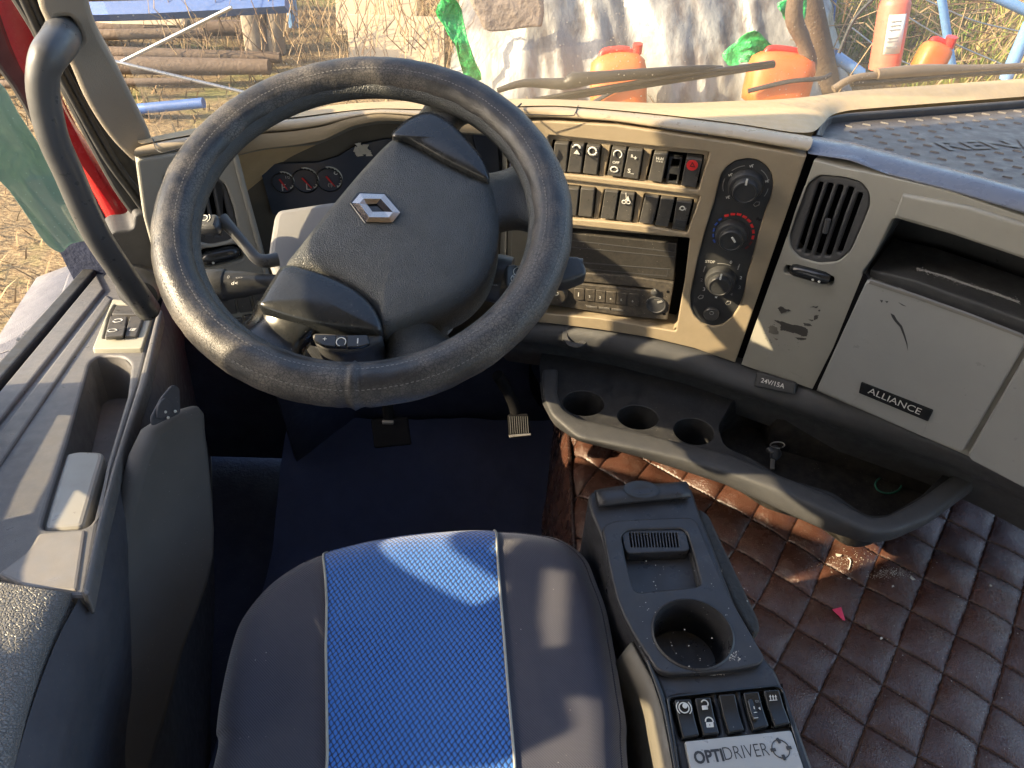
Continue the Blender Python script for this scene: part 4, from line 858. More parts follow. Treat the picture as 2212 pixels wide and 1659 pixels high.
# dash top strip between windscreen and the faces
frontline = [SL.px(293, 345, 0), SL.px(330, 340), SL.px(420, 322), SL.px(500, 305)]
hood = [S0.px(x, y, .045) for x, y in ((560, 292), (640, 285), (700, 275), (760, 256), (820, 247), (880, 252), (960, 262), (1040, 264))]
fl1 = frontline+hood+[S1.px(1104, 258, .004), S1.px(1200, 258, .004), S1.px(1330, 266, .004), S1.px(1450, 284, .004), S1.px(1600, 306, .004), S1.px(1745, 331, .004)]
shoulder_px = [(296, 318), (332, 308), (420, 293), (500, 275), (560, 262), (640, 256), (700, 248), (760, 240), (820, 236), (880, 238), (960, 240), (1040, 238), (1110, 232), (1200, 230), (1330, 240), (1450, 252), (1600, 270), (1756, 296)]
TT = Pl((0, S1.px(1400, 287)[1], ztop+.012), (0, .0, 1.), (0, 1, 0))
sh = [TT.px(x, y) for x, y in shoulder_px]
fb = resample(base[1:13], 18)
far = []
for k, p in enumerate(sh): far.append(p)
# separate lofts: scuffed shoulder, then top running to the glass
s_mid = [a*.5+b*.5+np.array([0, -.006, .006]) for a, b in zip(fl1, sh)]
fl0 = [p+np.array([0, .02, -.004]) for p in fl1]
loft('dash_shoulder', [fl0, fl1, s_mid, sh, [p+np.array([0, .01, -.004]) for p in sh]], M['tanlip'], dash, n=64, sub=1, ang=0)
right_edge = [T2.px(x, y, .004) for x, y in tl[:]]
sh2 = [p+np.array([0, .004, .0]) for p in sh]+[T2.px(x, y, .004) for x, y in z3((880, 790), (905, 740), (1000, 690), (1500, 650), (2157, 600), (2600, 560), (3200, 500))]
nb = [p+np.array([0, .01, -.0]) for p in base[1:]]+[base[-1]+np.array([.2, .0, 0])]
# rows by matching image x so the sheet stays tidy
def pj(p): d = np.array(p)-CAM; return 1106+FPX*(d@Rv)/(d@Fv)
def byx(line, xs):
    X = np.array([pj(p) for p in line]); P = np.array(line); o = np.argsort(X); return [np.array([np.interp(x, X[o], P[o, i]) for i in range(3)]) for x in xs]
xs = np.linspace(298, 2700, 70)
r0, r2 = byx(sh2, xs), byx(nb, xs)
r1 = [a*.5+b*.5+np.array([0, 0, .004]) for a, b in zip(r0, r2)]
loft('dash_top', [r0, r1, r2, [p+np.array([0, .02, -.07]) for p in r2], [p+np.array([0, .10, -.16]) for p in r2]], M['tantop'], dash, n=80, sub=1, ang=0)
# speaker cover seam on the centre top, crack
sm = [TT.px(x, y, .0035) for x, y in ((1118, 262), (1112, 240), (1126, 224))]
tube('seam', sm, .0012, M['rubber'], dash, seg=6)
tube('seam', [TT.px(x, y, .001) for x, y in ((1249, 228), (1243, 243), (1228, 250), (1120, 246))], .0007, M['rubber'], dash, seg=6)
tube('seam', [TT.px(x, y, .001) for x, y in ((330, 300), (338, 322), (356, 329), (400, 318))], .0007, M['rubber'], dash, seg=6)
tube('crack', [S1.px(x, y, .007) for x, y in ((1425, 276), (1460, 281), (1500, 287), (1530, 291))], .0007, M['ink'], dash, seg=5)
# --- left panel SL
vL = [(352, 378), (405, 362), (455, 372), (487, 400), (505, 450), (515, 500), (498, 520), (455, 530), (410, 518), (375, 480), (352, 430)]
plate('left_panel', SL, [(293, 345), (420, 325), (503, 307), (520, 360), (545, 470), (598, 690), (650, 800), (560, 800), (430, 740), (335, 560), (310, 470)], -.03, 0, M['grey'], dash, bev=.004, r=.006, holes=[vL, [(432, 540), (512, 528), (528, 560), (446, 580)]], hr=.008)
sll = []
for k in range(5): sll.append(slotq((385+k*21, 376+abs(k-2.2)*5), (410+k*21, 512-abs(k-2.8)*6), 5.5))
vl = vent_unit(SL, vL, sll, .04, None, dash)
for k in range(4): tube('vane', [SL.px(396+k*21, 380, -.004), SL.px(421+k*21, 512, -.004)], .002, M['dark'], vl, n=1, seg=8)
plate('thumb_well', SL.off(-.010), [(425, 535), (520, 522), (535, 565), (440, 585)], -.01, 0, M['void'], dash, bev=0)
th_ = tube('thumbwheel', [SL.px(444, 560, -.002), SL.px(452, 557, .001), SL.px(502, 546, .001), SL.px(511, 543, -.002)], [.006, .011, .011, .006], M['blkgloss'], dash, n=3, seg=18)
lathe('mark', SL, 458, 558, [(.0016, .009), (.0016, .0125)], M['white'], th_, n=10)
tube('panel_edge', [SL.px(x, y, .0) for x, y in ((503, 318), (530, 420), (560, 530), (596, 680))], .004, M['grey'], dash, seg=10)
# lower left switch blocks
for (pts, nn, lab) in (((442, 645, 576, 628), 4, 'a'), ((466, 700, 590, 668), 4, 'b'), ((640, 760, 700, 750), 2, 'c')):
    x0_, y0_, x1_, y1_ = pts
    for k in range(nn):
        x = x0_+(x1_-x0_)*k/nn; y = y0_+(y1_-y0_)*k/nn; wv = (x1_-x0_)/nn*.86; hv = 40 if lab != 'c' else 30
        plate('switch', SL, [(x, y), (x+wv, y-3), (x+wv+9, y+hv-3), (x+9, y+hv)], .0, .006, M['switch'], dash, r=.002, bev=.0015)
# --- cluster
clo = [(505, 337), (560, 322), (621, 314), (684, 308), (725, 290), (767, 269), (830, 259), (900, 264), (960, 282), (1040, 288), (1094, 292), (1096, 420), (1090, 680), (900, 800), (640, 800), (596, 690), (560, 540), (528, 430)]
D0 = S0.off(-.07)
hoodw = [S0.px(x, y, .045) for x, y in clo]
loft('cluster_hood', [[p for p in hoodw], [S0.px(*q, -.0) for q in clo], [S0.px(x, y, -.07) for x, y in grow(clo, .96)]], M['grey'], dash, n=90, sub=1, ang=0)
loft('cluster_brow', [[S0.px(x, y, .045) for x, y in ((505, 303), (560, 290), (640, 283), (700, 273), (760, 254), (820, 245), (880, 250), (960, 260), (1040, 262), (1094, 264))], [S0.px(x, y, .047) for x, y in ((505, 320), (560, 306), (640, 298), (700, 288), (760, 264), (820, 252), (880, 256), (960, 272), (1040, 276), (1094, 279))], [S0.px(x, y, .045) for x, y in ((505, 337), (560, 322), (640, 313), (700, 302), (760, 272), (820, 260), (880, 262), (960, 283), (1040, 289), (1094, 293))]], M['tan'], dash, n=50, sub=1, ang=0)
cl = plate('instrument_cluster', D0, grow(clo, 1.02), -.01, 0, M['hoodin'], dash, bev=0)
scr = z4((650, 300), (960, 290), (1060, 260), (1160, 200), (1300, 170), (1500, 170), (1500, 600), (1060, 600), (720, 560))
plate('gauge_panel', D0, scr, .0, .006, M['cluster'], cl, r=.004, bev=.001)
for (gx_, gy_, rr, n1, n2) in ((780, 385, .0165, (758, 375), (800, 430)), (895, 375, .0195, (875, 368), (925, 420)), (1018, 370, .0195, (1000, 360), (1046, 412))):
    c = z4((gx_, gy_))[0]
    lathe('dial_ring', D0, *c, [(rr/1.1, .006), (rr/1.1, .009), (rr/1.16, .009), (rr/1.17, .0065)], M['blk'], cl, n=36, close=False)
    ringp('dial_scale', D0, c, rr*1.0-.003, .0014, .0066, M['white'], cl, a0=-60, a1=100, n=24)
    for k in range(9):
        a = rad(-55+k*18.5); u0, v0 = D0.uv(*c, .0066); q = np.array([u0+math.cos(a)*(rr-.003), v0+math.sin(a)*(rr-.003)]); q2 = np.array([u0+math.cos(a)*(rr-.0012), v0+math.sin(a)*(rr-.0012)]); e_ = np.array([-math.sin(a), math.cos(a)])*.0006
        plate('tick', D0, [tuple(q+e_), tuple(q2+e_), tuple(q2-e_), tuple(q-e_)], .0066, .0072, M['white'], cl, bev=0, local=True)
    a, b = z4(n1, n2); a = np.array(D0.uv(*a, .008)); b = np.array(D0.uv(*b, .008)); d = (b-a)/np.linalg.norm(b-a); e_ = np.array([-d[1], d[0]])
    plate('needle', D0, [tuple(a+e_*.0014), tuple(b+e_*.0006), tuple(b-e_*.0006), tuple(a-e_*.0014)], .0085, .0095, M['red'], cl, bev=0, local=True)
for s_, q in (('1/2', (790, 372)), ('8', (1040, 352)), ('F', (772, 436)), ('L', (898, 430)), ('(!)', (1010, 412))): text('lettering', D0, s_, z4(q)[0], z4((q[0]+22, q[1]+1))[0], .0067, M['white'], cl)
V, Fc = [], []
for k in range(26):
    p = D0.px(784+rs.uniform(-15, 15), 322+rs.uniform(-11, 11), .008); a = rs.uniform(0, 6); s_ = .006; kk = len(V); V += [p+s_*np.array([math.cos(a+t), -.3+rs.uniform(-.2, .2), math.sin(a+t)]) for t in (0, 2.1, 4.2)]; Fc.append((kk, kk+1, kk+2))
mesh('paper_scrap', V, Fc, M['paper'], cl, smooth=False)
plate('side_display', D0, z2((800, 850), (960, 840), (985, 1170), (880, 1190)), .006, .02, M['cluster'], cl, r=.003, bev=.002)
plate('side_display_frame', D0, z2((660, 840), (995, 835), (1030, 1250), (900, 1280)), .0, .013, M['dark'], cl, r=.003, bev=.002, holes=[z2((800, 850), (960, 840), (985, 1170), (880, 1190))])
# --- lower shelf of the dash
tro = [(1172, 790), (1184, 750), (1209, 750), (1331, 774), (1467, 808), (1602, 852), (1843, 936), (2061, 1008), (2140, 1030)]
# upper apron: from S1/S2 bottom edge to tray opening edge
ap0 = [S1.px(x, y, -.005) for x, y in ((1060, 680), (1096, 692), (1180, 696), (1290, 710), (1400, 727), (1500, 751), (1586, 780))]+[S2.px(x, y, -.005) for x, y in ((1620, 795), (1754, 840), (1900, 902), (2067, 977), (2200, 1040), (2400, 1150))]
AP = hz(Z0-.87)
ap1 = [AP.px(x, y) for x, y in ((1060, 730), (1110, 738), (1209, 750), (1331, 774), (1400, 792), (1467, 808), (1602, 852), (1660, 872), (1760, 908), (1900, 957), (2061, 1014), (2190, 1070), (2400, 1180))]
apm = [a*.4+b*.6+np.array([0, -.004, .012]) for a, b in zip(ap0, ap1)]
loft('lower_apron', [[p+np.array([0, .03, 0]) for p in ap0], ap0, apm, ap1, [p+np.array([.01, .03, -.02]) for p in ap1], [p+np.array([.02, .05, -.10]) for p in ap1]], M['dark'], dash, n=60, sub=1, ang=0)
# hinge-like round button under the radio
lathe('apron_plug', Pl(apm[2], (0, -.6, .8)), *z7((440, 265))[0], [(.024, -.004), (.023, .003), (.015, .003), (.012, -.004)], M['dark'], dash, n=30)
# socket flap
fp_ = Pl(S2.px(*z7((1700, 570))[0], .012), S2.n*.85+np.array([0, 0, .5]))
fpl = plate('socket_flap', fp_, z6b((207, 1195), (432, 1262), (420, 1330), (190, 1282)), -.012, .004, M['blk'], dash, r=.004, bev=.003)
text('lettering', fp_, '24V/15A', z6b((230, 1256))[0], z6b((362, 1292))[0], .004, M['white'], fpl, bold=.01)
# tray with wells
wells = [(z7((490, 700))[0], .036, .030), (z7((838, 790))[0], .035, .028), (z7((1195, 880))[0], .034, .030)]
inner_px = [(1205, 860), (1202, 800), (1209, 745), (1331, 765), (1467, 800), (1602, 845), (1843, 930), (2075, 1005), (2068, 1024), (1992, 1076), (1918, 1118), (1889, 1122), (1865, 1118), (1795, 1071), (1704, 1036), (1568, 979), (1467, 956), (1399, 938), (1314, 917), (1247, 904), (1215, 882)]
TY = hz(zS-.006)
outer_px = [(1172, 860), (1165, 790), (1180, 700), (1331, 730), (1467, 760), (1602, 800), (1843, 890), (2120, 960), (2090, 1030), (1998, 1090), (1926, 1130), (1873, 1130), (1824, 1105), (1701, 1045), (1578, 1000), (1450, 965), (1330, 935), (1247, 915), (1200, 892)]
wl_ = []
for (c, rx, ry) in wells: wl_.append([tuple(q) for q in circle(TY.uv(*c), rx, 30, ry)])
bin_px = z7((1440, 690), (1560, 640), (1700, 680))+z10((250, -200), (900, -20), (1160, 70), (1010, 222), (840, 322), (765, 332), (700, 318), (540, 205), (260, 120))+z7((1560, 1050), (1420, 990), (1385, 960), (1350, 850))
def tou(p): return [tuple(TY.uv(*q)) for q in p]
wls = [[(lambda q: q)(a) for a in w] for w in wl_]
me_out = tou(outer_px); bin_uv = fillet(tou(bin_px), .01)
put(curve2mesh([me_out]+wl_+[bin_uv], .006, .0015), 'tray_floor', TY, -.006, 0, M['tray'], dash)
for w, dp_ in zip(wl_, (.06, .055, .065)):
    W3 = [TY.W(a, b, -.003) for a, b in w]; W3.append(W3[0]); cc = np.mean(W3[:-1], 0)
    loft('cup_well', [W3, [p-np.array([0, 0, dp_*.5]) for p in W3], [cc+(p-cc)*.9-np.array([0, 0, dp_]) for p in W3], [cc+(p-cc)*.05-np.array([0, 0, dp_]) for p in W3]], M['tray'], dash, n=32, sub=0, flip=True)
B3 = [TY.W(a, b, -.003) for a, b in bin_uv]; B3.append(B3[0])
loft('bin_wall', [B3, [p-np.array([0, 0, .085]) for p in B3]], M['bind'], dash, n=70, sub=0)
BF = hz(zS-.088)
plate('bin_floor', BF, [tuple(BF.uv(*TYp)) for TYp in [(0, 0)]] and [(p[0], p[1]) for p in [(a*1.0, b*1.0) for a, b in bin_uv]], -.004, 0, M['bind'], dash, local=True, bev=0)
# tray lip
in_ = [(1206, 800), (1204, 850), (1215, 882), (1247, 902), (1314, 915), (1399, 936), (1467, 954), (1568, 977), (1704, 1034), (1795, 1069), (1865, 1115), (1889, 1119), (1918, 1115), (1992, 1074), (2061, 1024), (2110, 985)]
out_ = [(1172, 800), (1172, 850), (1190, 895), (1247, 945), (1314, 958), (1399, 975), (1467, 990), (1568, 1018), (1701, 1066), (1795, 1112), (1862, 1144), (1890, 1149), (1930, 1146), (2000, 1120), (2119, 1030), (2200, 960)]
bot_ = [(1170, 830), (1176, 880), (1200, 925), (1247, 955), (1314, 972), (1399, 996), (1467, 1019), (1568, 1052), (1701, 1114), (1795, 1156), (1865, 1178), (1895, 1178), (1935, 1170), (2008, 1135), (2130, 1045), (2212, 985)]
LI, LO = hz(zS+.004), hz(zS+.006)
li = [LI.px(*p) for p in in_]; lo = [LO.px(*p) for p in out_]; lb_ = [hz(zS-.03).px(*p) for p in bot_]
li2 = [p-np.array([0, 0, .014]) for p in li]
loft('tray_rim', [li2, li, [a*.85+b*.15+np.array([0, 0, .003]) for a, b in zip(li, lo)], [a*.12+b*.88+np.array([0, 0, .002]) for a, b in zip(li, lo)], lo, [a*.8+b*.2+np.array([0, -.003, 0]) for a, b in zip(lo, lb_)], lb_, [p+np.array([-.004, .014, -.004]) for p in lb_]], M['dark'], dash, n=80, sub=1, ang=0)
# rib between third well and the bin
# underside skirt closes the lower dash
under = [np.array([p[0]-.02, p[1]+.16, zS-.093]) for p in lb_]
loft('under_skirt', [under, [p*np.array([1, 1, 0])+np.array([0, .03, QZ-.02]) for p in under]], M['void'], dash, n=60, sub=0)
# things in the tray
ringo = tube('rubber_ring', [BF.px(1919+28*math.cos(t), 1047+19*math.sin(t), .0025) for t in np.linspace(0, 2*math.pi, 25)], .0016, M['green'], None, seg=8, n=2)
setp(ringo, 'dark green rubber ring lying in the big storage tray', 'rubber ring')
ky = thing('key', 'small dark key with a metal ring standing in the storage tray', 'key', BF.px(*z7((1710, 960))[0]))
tube('head', [BF.px(*q, .03) for q in z7((1690, 985), (1715, 1020), (1700, 1060))], [.012, .011, .006], M['blk'], ky, flat=.5)
tube('blade', [BF.px(*q, .03) for q in z7((1698, 1060), (1695, 1125))], .004, M['wireg'], ky, flat=.4, n=1)
tube('ring', [BF.px(*z7((1728+46*math.cos(t), 968+20*math.sin(t)))[0], .035) for t in np.linspace(0, 2*math.pi, 17)], .0012, M['wireg'], ky, seg=6, n=1)
# ======================================================================= RADIO
radio = thing('car_radio', 'dusty black car radio with six numbered buttons below a blank cubby cover', 'car radio', S1.px(1330, 640, -.05))
RP = S1.off(-.012)
plate('cubby_cover', RP, z5((590, 770), (735, 788), (1392, 852), (1372, 1082), (1060, 1050), (560, 1000)), -.02, 0, M['cubby'], radio, r=.002, bev=.0015)
for (a, b) in (((700, 828), (1385, 905)), ((700, 870), (1380, 935)), ((700, 965), (1350, 1010))):
    p, q = z5(a, b); plate('ridge_line', RP, [p, q, (q[0], q[1]+1.3), (p[0], p[1]+1.3)], -.001, .0008, M['dark'], radio, bev=0)
plate('label_field', RP, z5((700, 958), (1336, 1012), (1330, 1058), (700, 1000)), -.001, .0004, M['dark'], radio, bev=0, holes=[z5((705, 962), (1332, 1016), (1326, 1054), (705, 997))])
body = plate('face', RP, z5((560, 1060), (700, 1030), (1060, 1052), (1372, 1098), (1332, 1328), (1000, 1295), (560, 1228)), -.03, .003, M['radio'], radio, r=.002, bev=.0015, holes=[z5((690, 1078), (1245, 1132), (1245, 1148), (690, 1094))], hr=.001)
plate('slot_back', RP, z5((680, 1070), (1260, 1125), (1255, 1160), (680, 1100)), -.02, -.008, M['void'], radio, bev=0)
bx = [(752, 1130, 1200), (822, 1136, 1208), (888, 1142, 1215), (952, 1150, 1222), (1018, 1157, 1230), (1085, 1163, 1238), (1160, 1170, 1245)]
for k in range(6):
    a, b = bx[k], bx[k+1]
    o = plate('preset_button', RP, z5((a[0], a[1]), (b[0]-4, b[1]-1), (b[0]-8, b[2]-1), (a[0]-4, a[2])), .003, .0058, M['radio'], radio, r=.004 if k in (0, 5) else .001, bev=.001)
    text('lettering', RP, str(k+1), z5(((a[0]+b[0])/2-12, (a[1]+a[2])/2+14))[0], z5(((a[0]+b[0])/2-(2 if k else 6), (a[1]+a[2])/2+15))[0], .0059, M['white'], o, bold=.02)
lathe('selector_knob', RP, *z5((1262, 1222))[0], [(.0145, .003), (.0145, .006), (.0128, .0065), (.0122, .0052), (.003, .0055)], M['dark'], radio, n=34)
plate('mark', RP, z5((1268, 1215), (1298, 1208), (1304, 1216), (1272, 1226)), .0055, .0066, M['dimprint'], radio, bev=0); text('lettering', RP, 'BAND', z5((1250, 1200))[0], z5((1278, 1202))[0], .0057, M['dimprint'], radio)
kn = lathe('volume_knob', RP, *z5((645, 1150))[0], [(.0170, .003), (.0165, .009), (.0145, .0125), (.0095, .0135), (.004, .0125)], M['radio'], radio, n=34)
ringp('icon', RP, z5((641, 1163))[0], .003, .0009, .0137, M['white'], kn, a0=110, a1=430, n=14)
lathe('eject_button', RP, *z5((1254, 1142))[0], [(.0048, .003), (.0048, .008), (.0035, .009)], M['dark'], radio, n=20); tri('icon', RP, z5((1254, 1133), (1263, 1149), (1246, 1147)), .0088, M['dimprint'], radio)
for q in ((1337, 1145), (1313, 1284)): lathe('hole', RP, *z5(q)[0], [(.0022, .0028), (.0022, .0034)], M['void'], radio, n=12)
for a, b in (((826, 1238), (895, 1246)), ((905, 1246), (975, 1254)), ((985, 1256), (1058, 1264))):
    (p, q) = z5(a, b); plate('soft_key', RP, [p, q, (q[0], q[1]+4), (p[0], p[1]+4)], .003, .0042, M['wireg'], radio, r=.0005, bev=.0003)
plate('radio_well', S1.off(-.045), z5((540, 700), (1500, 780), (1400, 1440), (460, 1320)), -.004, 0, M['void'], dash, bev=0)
rw = [S1.px(*q) for q in rrec]; rw.append(rw[0]); loft('radio_frame', [[p-S1.n*.003 for p in rw], [p-S1.n*.045 for p in rw]], M['tan'], dash, n=60, sub=0)

# ======================================================================= STEERING COLUMN
colm = thing('steering_column', 'grey steering column shroud with its stalk switches behind the wheel', 'steering column', WC-WN*.2)
plate('shroud', WH.off(-.085), [(590, 466), (600, 450), (720, 432), (860, 425), (960, 470), (980, 620), (900, 690), (700, 700), (610, 650), (576, 560), (578, 540)], -.10, 0, M['shroud'], colm, r=.012, bev=.008)
plate('lower_shroud', WH.off(-.10), [(578, 556), (720, 556), (960, 600), (970, 660), (920, 730), (740, 780), (660, 740), (610, 660)], -.07, 0, M['blk'], colm, r=.02, bev=.01)
tube('tube', [WC-WN*.15, WC-WN*.45+np.array([0, .12, 0]), WC-WN*.8+np.array([0, .25, 0])], [.06, .055, .05], M['blk'], colm, seg=18)
W5 = WH.off(-.06)
bst = tube('brake_stalk', [W5.px(x, y, h) for x, y, h in ((478, 474, .012), (500, 495, .008), (530, 530, 0), (552, 556, -.004), (572, 564, -.006), (600, 560, -.01))], [.0085, .0065, .006, .0065, .0075, .008], M['handle'], colm, seg=14)
plate('paddle', W5, z4((300, 568), (340, 556), (428, 549), (446, 572), (440, 610), (425, 628), (380, 630), (296, 622)), .006, .022, M['handle'], bst, r=.006, bev=.005)
ringp('icon', W5, z4((369, 577))[0], .0035, .0012, .0222, M['white'], bst, n=14); ringp('icon', W5, z4((369, 577))[0], .0062, .0008, .0222, M['white'], bst, n=14, a0=-50, a1=50); ringp('icon', W5, z4((369, 577))[0], .0062, .0008, .0222, M['white'], bst, n=14, a0=130, a1=230)
W6 = WH.off(-.075)
ist = tube('indicator_stalk', [W6.px(*q) for q in z4((285, 918), (330, 922), (355, 925), (360, 925), (480, 925), (485, 925), (560, 922), (700, 915), (760, 912))], [.0130, .0150, .0150, .0175, .0180, .0165, .0150, .0095, .009], M['blk'], colm, seg=22, n=2, ang=50)
text('icon', W6, '<=>', z4((530, 895))[0], z4((566, 893))[0], .0160, M['dimprint'], ist); text('icon', W6, 'd<', z4((508, 925))[0], z4((540, 925))[0], .0164, M['white'], ist); text('icon', W6, '0', z4((486, 892))[0], z4((498, 892))[0], .0165, M['dimprint'], ist)
vst = tube('audio_stalk', [W6.px(*q) for q in z5((60, 1040), (160, 1050), (300, 1075), (350, 1085))], [.020, .026, .028, .027], M['blk'], colm, seg=24, n=3)
VP = Pl(W6.px(*z5((395, 1075))[0], .022), WN*.75+Rv*.6+np.array([0, -.2, 0]))
vp_ = plate('button_pad', VP, z5((345, 985), (400, 985), (440, 1010), (450, 1080), (420, 1160), (370, 1170), (335, 1120), (332, 1040)), -.03, .0, M['blk'], vst, smooth=2, bev=.002)
for s_, a, b in (('VOL+', (392, 1000), (430, 1008)), ('MENU', (362, 1062), (402, 1075)), ('VOL', (362, 1140), (380, 1148))): text('lettering', VP, s_, z5(a)[0], z5(b)[0], .0003, M['white'], vst)
for q in ((405, 1024), (390, 1068), (382, 1108)): ringp('icon', VP, z5(q)[0], .0075, .0007, .0003, M['white'], vst, n=18, sy=.6, rot=-15)
tri('icon', VP, z5((405, 1016), (418, 1034), (396, 1030)), .0003, M['white'], vst); tri('icon', VP, z5((384, 1116), (396, 1102), (370, 1100)), .0003, M['white'], vst)
text('lettering', W6, 'TUNER/', z5((222, 1112))[0], z5((278, 1118))[0], .0285, M['dimprint'], vst)
W7 = WH.off(-.05)
pst = tube('wiper_stalk', [W7.px(*q) for q in z5((430, 980), (560, 985), (690, 990), (800, 1000))], [.007, .008, .010, .010], M['blk'], colm, seg=14)
plate('paddle', W7, z5((640, 960), (700, 925), (775, 925), (805, 950), (830, 1010), (825, 1040), (740, 1075), (680, 1090), (640, 1080)), -.012, .010, M['blk'], pst, r=.004, bev=.004)
setp(plate('ignition', WH.off(-.09), [(1060, 560), (1110, 555), (1112, 600), (1060, 605)], -.03, 0, M['blk'], colm, r=.01, bev=.004))

# ======================================================================= STEERING WHEEL
wheel = thing('steering_wheel', 'large black steering wheel in a cracked leather cover, turned slightly to the left', 'steering wheel', WC-WN*.05)
Rm, rt = .2165*.90, .0235*.90; V, Fc = [], []; nu, nv = 320, 36
seam_a = math.atan2(*(np.array(WH.uv(768, 845))[::-1]))
for i in range(nu):
    th = 2*math.pi*i/nu; er = WH.u*math.cos(th)+WH.v*math.sin(th); da = (th-seam_a+math.pi) % (2*math.pi)-math.pi
    pk = .0022*math.exp(-(da/.012)**2)-.0012*math.exp(-((abs(da)-.035)/.015)**2)
    for j in range(nv):
        ph = 2*math.pi*j/nv; q = WC+er*(Rm+math.cos(ph)*rt)+WN*math.sin(ph)*rt
        f = noise.fractal(Vector(q*38.), .7, 2.1, 4)*.0007+noise.noise(Vector((th*9, ph*1.5, 2)))*.0004+pk
        for s0 in (.62*math.pi, .30*math.pi):
            f -= .0011*math.exp(-((ph-s0)/.05)**2)
        V.append(q+(er*math.cos(ph)+WN*math.sin(ph))*f)
for i in range(nu):
    for j in range(nv): Fc.append((i*nv+j, ((i+1) % nu)*nv+j, ((i+1) % nu)*nv+(j+1) % nv, i*nv+(j+1) % nv))
rim = mesh('rim_cover', V, Fc, M['rim'], wheel, ang=0)
# stitches along the inner edge of the cover
V, Fc = [], []
for row, s0 in enumerate((.62*math.pi, .30*math.pi)):
    for i in range(260):
        th = 2*math.pi*(i+.2)/260; k = len(V)
        for t in (0, .55):
            for w in (-.02, .02):
                a = th+t*2*math.pi/260; ph = s0+w+.01*math.sin(i*1.7); er = WH.u*math.cos(a)+WH.v*math.sin(a); V.append(WC+er*(Rm+math.cos(ph)*(rt+.0003))+WN*math.sin(ph)*(rt+.0003))
        Fc.append((k, k+2, k+3, k+1))
mesh('stitching', V, Fc, mat('thread_grey', (.16, .155, .15), .7), rim, smooth=False)
tor2 = []
V, Fc = [], []
for i in range(120):                               # bare rim showing inside the cover
    th = 2*math.pi*i/120; er = WH.u*math.cos(th)+WH.v*math.sin(th)
    for j in range(14): ph = 2*math.pi*j/14; V.append(WC+er*(Rm-.0098+math.cos(ph)*.0153)+WN*(math.sin(ph)*.0140-.004))
for i in range(120):
    for j in range(14): Fc.append((i*14+j, ((i+1) % 120)*14+j, ((i+1) % 120)*14+(j+1) % 14, i*14+(j+1) % 14))
mesh('inner_rim', V, Fc, M['pad'], wheel, ang=0)
HP = WH.off(.0)
def dome(name, outl, h0, h1, mm, parent, bulge=.008, rings=10, edge=.006, pl=HP, cpt=None):
    P = smoothloop([pl.uv(a, b, h1) for a, b in outl], 5); c = np.mean(P, 0) if cpt is None else np.array(pl.uv(*cpt, h1)); m_ = len(P); V, Fc = [], []
    for a, b in P: V.append(pl.W(a, b, h0))
    for k in range(rings+1):
        s = 1-k/rings if k else 1
        for a, b in P:
            q = c+(np.array([a, b])-c)*(s if k < rings else .02); h = h1-edge*(s**10)+bulge*(1-s*s); V.append(pl.W(*q, h))
    for k in range(rings+1):
        for i in range(m_): a = k*m_+i; b = k*m_+(i+1) % m_; Fc.append((a, b, b+m_, a+m_))
    Fc.append([(rings+1)*m_+i for i in range(m_)])
    return mesh(name, V, Fc, mm, parent, ang=0)
padp = [(850, 292), (880, 302), (962, 346), (1020, 374), (1056, 388), (1070, 430), (1078, 490), (1068, 545), (1045, 595), (1005, 636), (960, 660), (900, 686), (860, 700), (824, 708), (814, 668), (780, 632), (735, 604), (680, 582), (616, 571), (650, 520), (720, 432), (790, 350)]
pad = dome('hub_pad', padp, -.05, .003, M['pad'], wheel, bulge=.006, cpt=(850, 490))
t1 = [(846, 290), (870, 262), (905, 243), (935, 241), (972, 262), (1010, 300), (1045, 345), (1057, 384), (1030, 376), (962, 343), (890, 303)]
dome('upper_trim', t1, -.05, .006, M['padg'], wheel, bulge=.004, edge=.0015)
t2 = [(612, 573), (660, 578), (735, 607), (782, 637), (812, 672), (823, 711), (790, 710), (700, 700), (630, 685), (560, 660), (566, 640), (590, 600)]
dome('lower_trim', t2, -.05, .006, M['padg'], wheel, bulge=.005, edge=.0015)
# spokes: lofts from hub to rim
def spoke(a, b, c, d, h=(-.005, -.012), drop=.02, mm='pad'):
    """a,b hub edge, c,d rim edge"""
    pl = WH; rows = []
    for s in np.linspace(0, 1, 7):
        wv = 1-.22*math.sin(s*math.pi); l = np.array(a)*(1-s)+np.array(d)*s; r_ = np.array(b)*(1-s)+np.array(c)*s; m_ = (l+r_)/2; l, r_ = m_+(l-m_)*wv, m_+(r_-m_)*wv; row = []
        hh0 = h[0]*(1-s)+h[1]*s
        for t, dh in ((-.04, -.03), (0, -.012), (.12, -.001), (.35, .003), (.65, .003), (.88, -.001), (1, -.012), (1.04, -.03)):
            q = l*(1-t)+r_*t; row.append(pl.px(q[0], q[1], hh0+dh-drop*math.sin(s*math.pi)*.3))
        rows.append(row)
    return loft('spoke', rows, M[mm], wheel, n=16, sub=1, ang=0)
spoke((905, 250), (985, 300), (1020, 262), (920, 182))
spoke((1050, 380), (1072, 500), (1180, 520), (1150, 318))
spoke((560, 650), (700, 715), (650, 805), (490, 718), mm='padg')
spoke((815, 700), (925, 668), (985, 742), (830, 812))
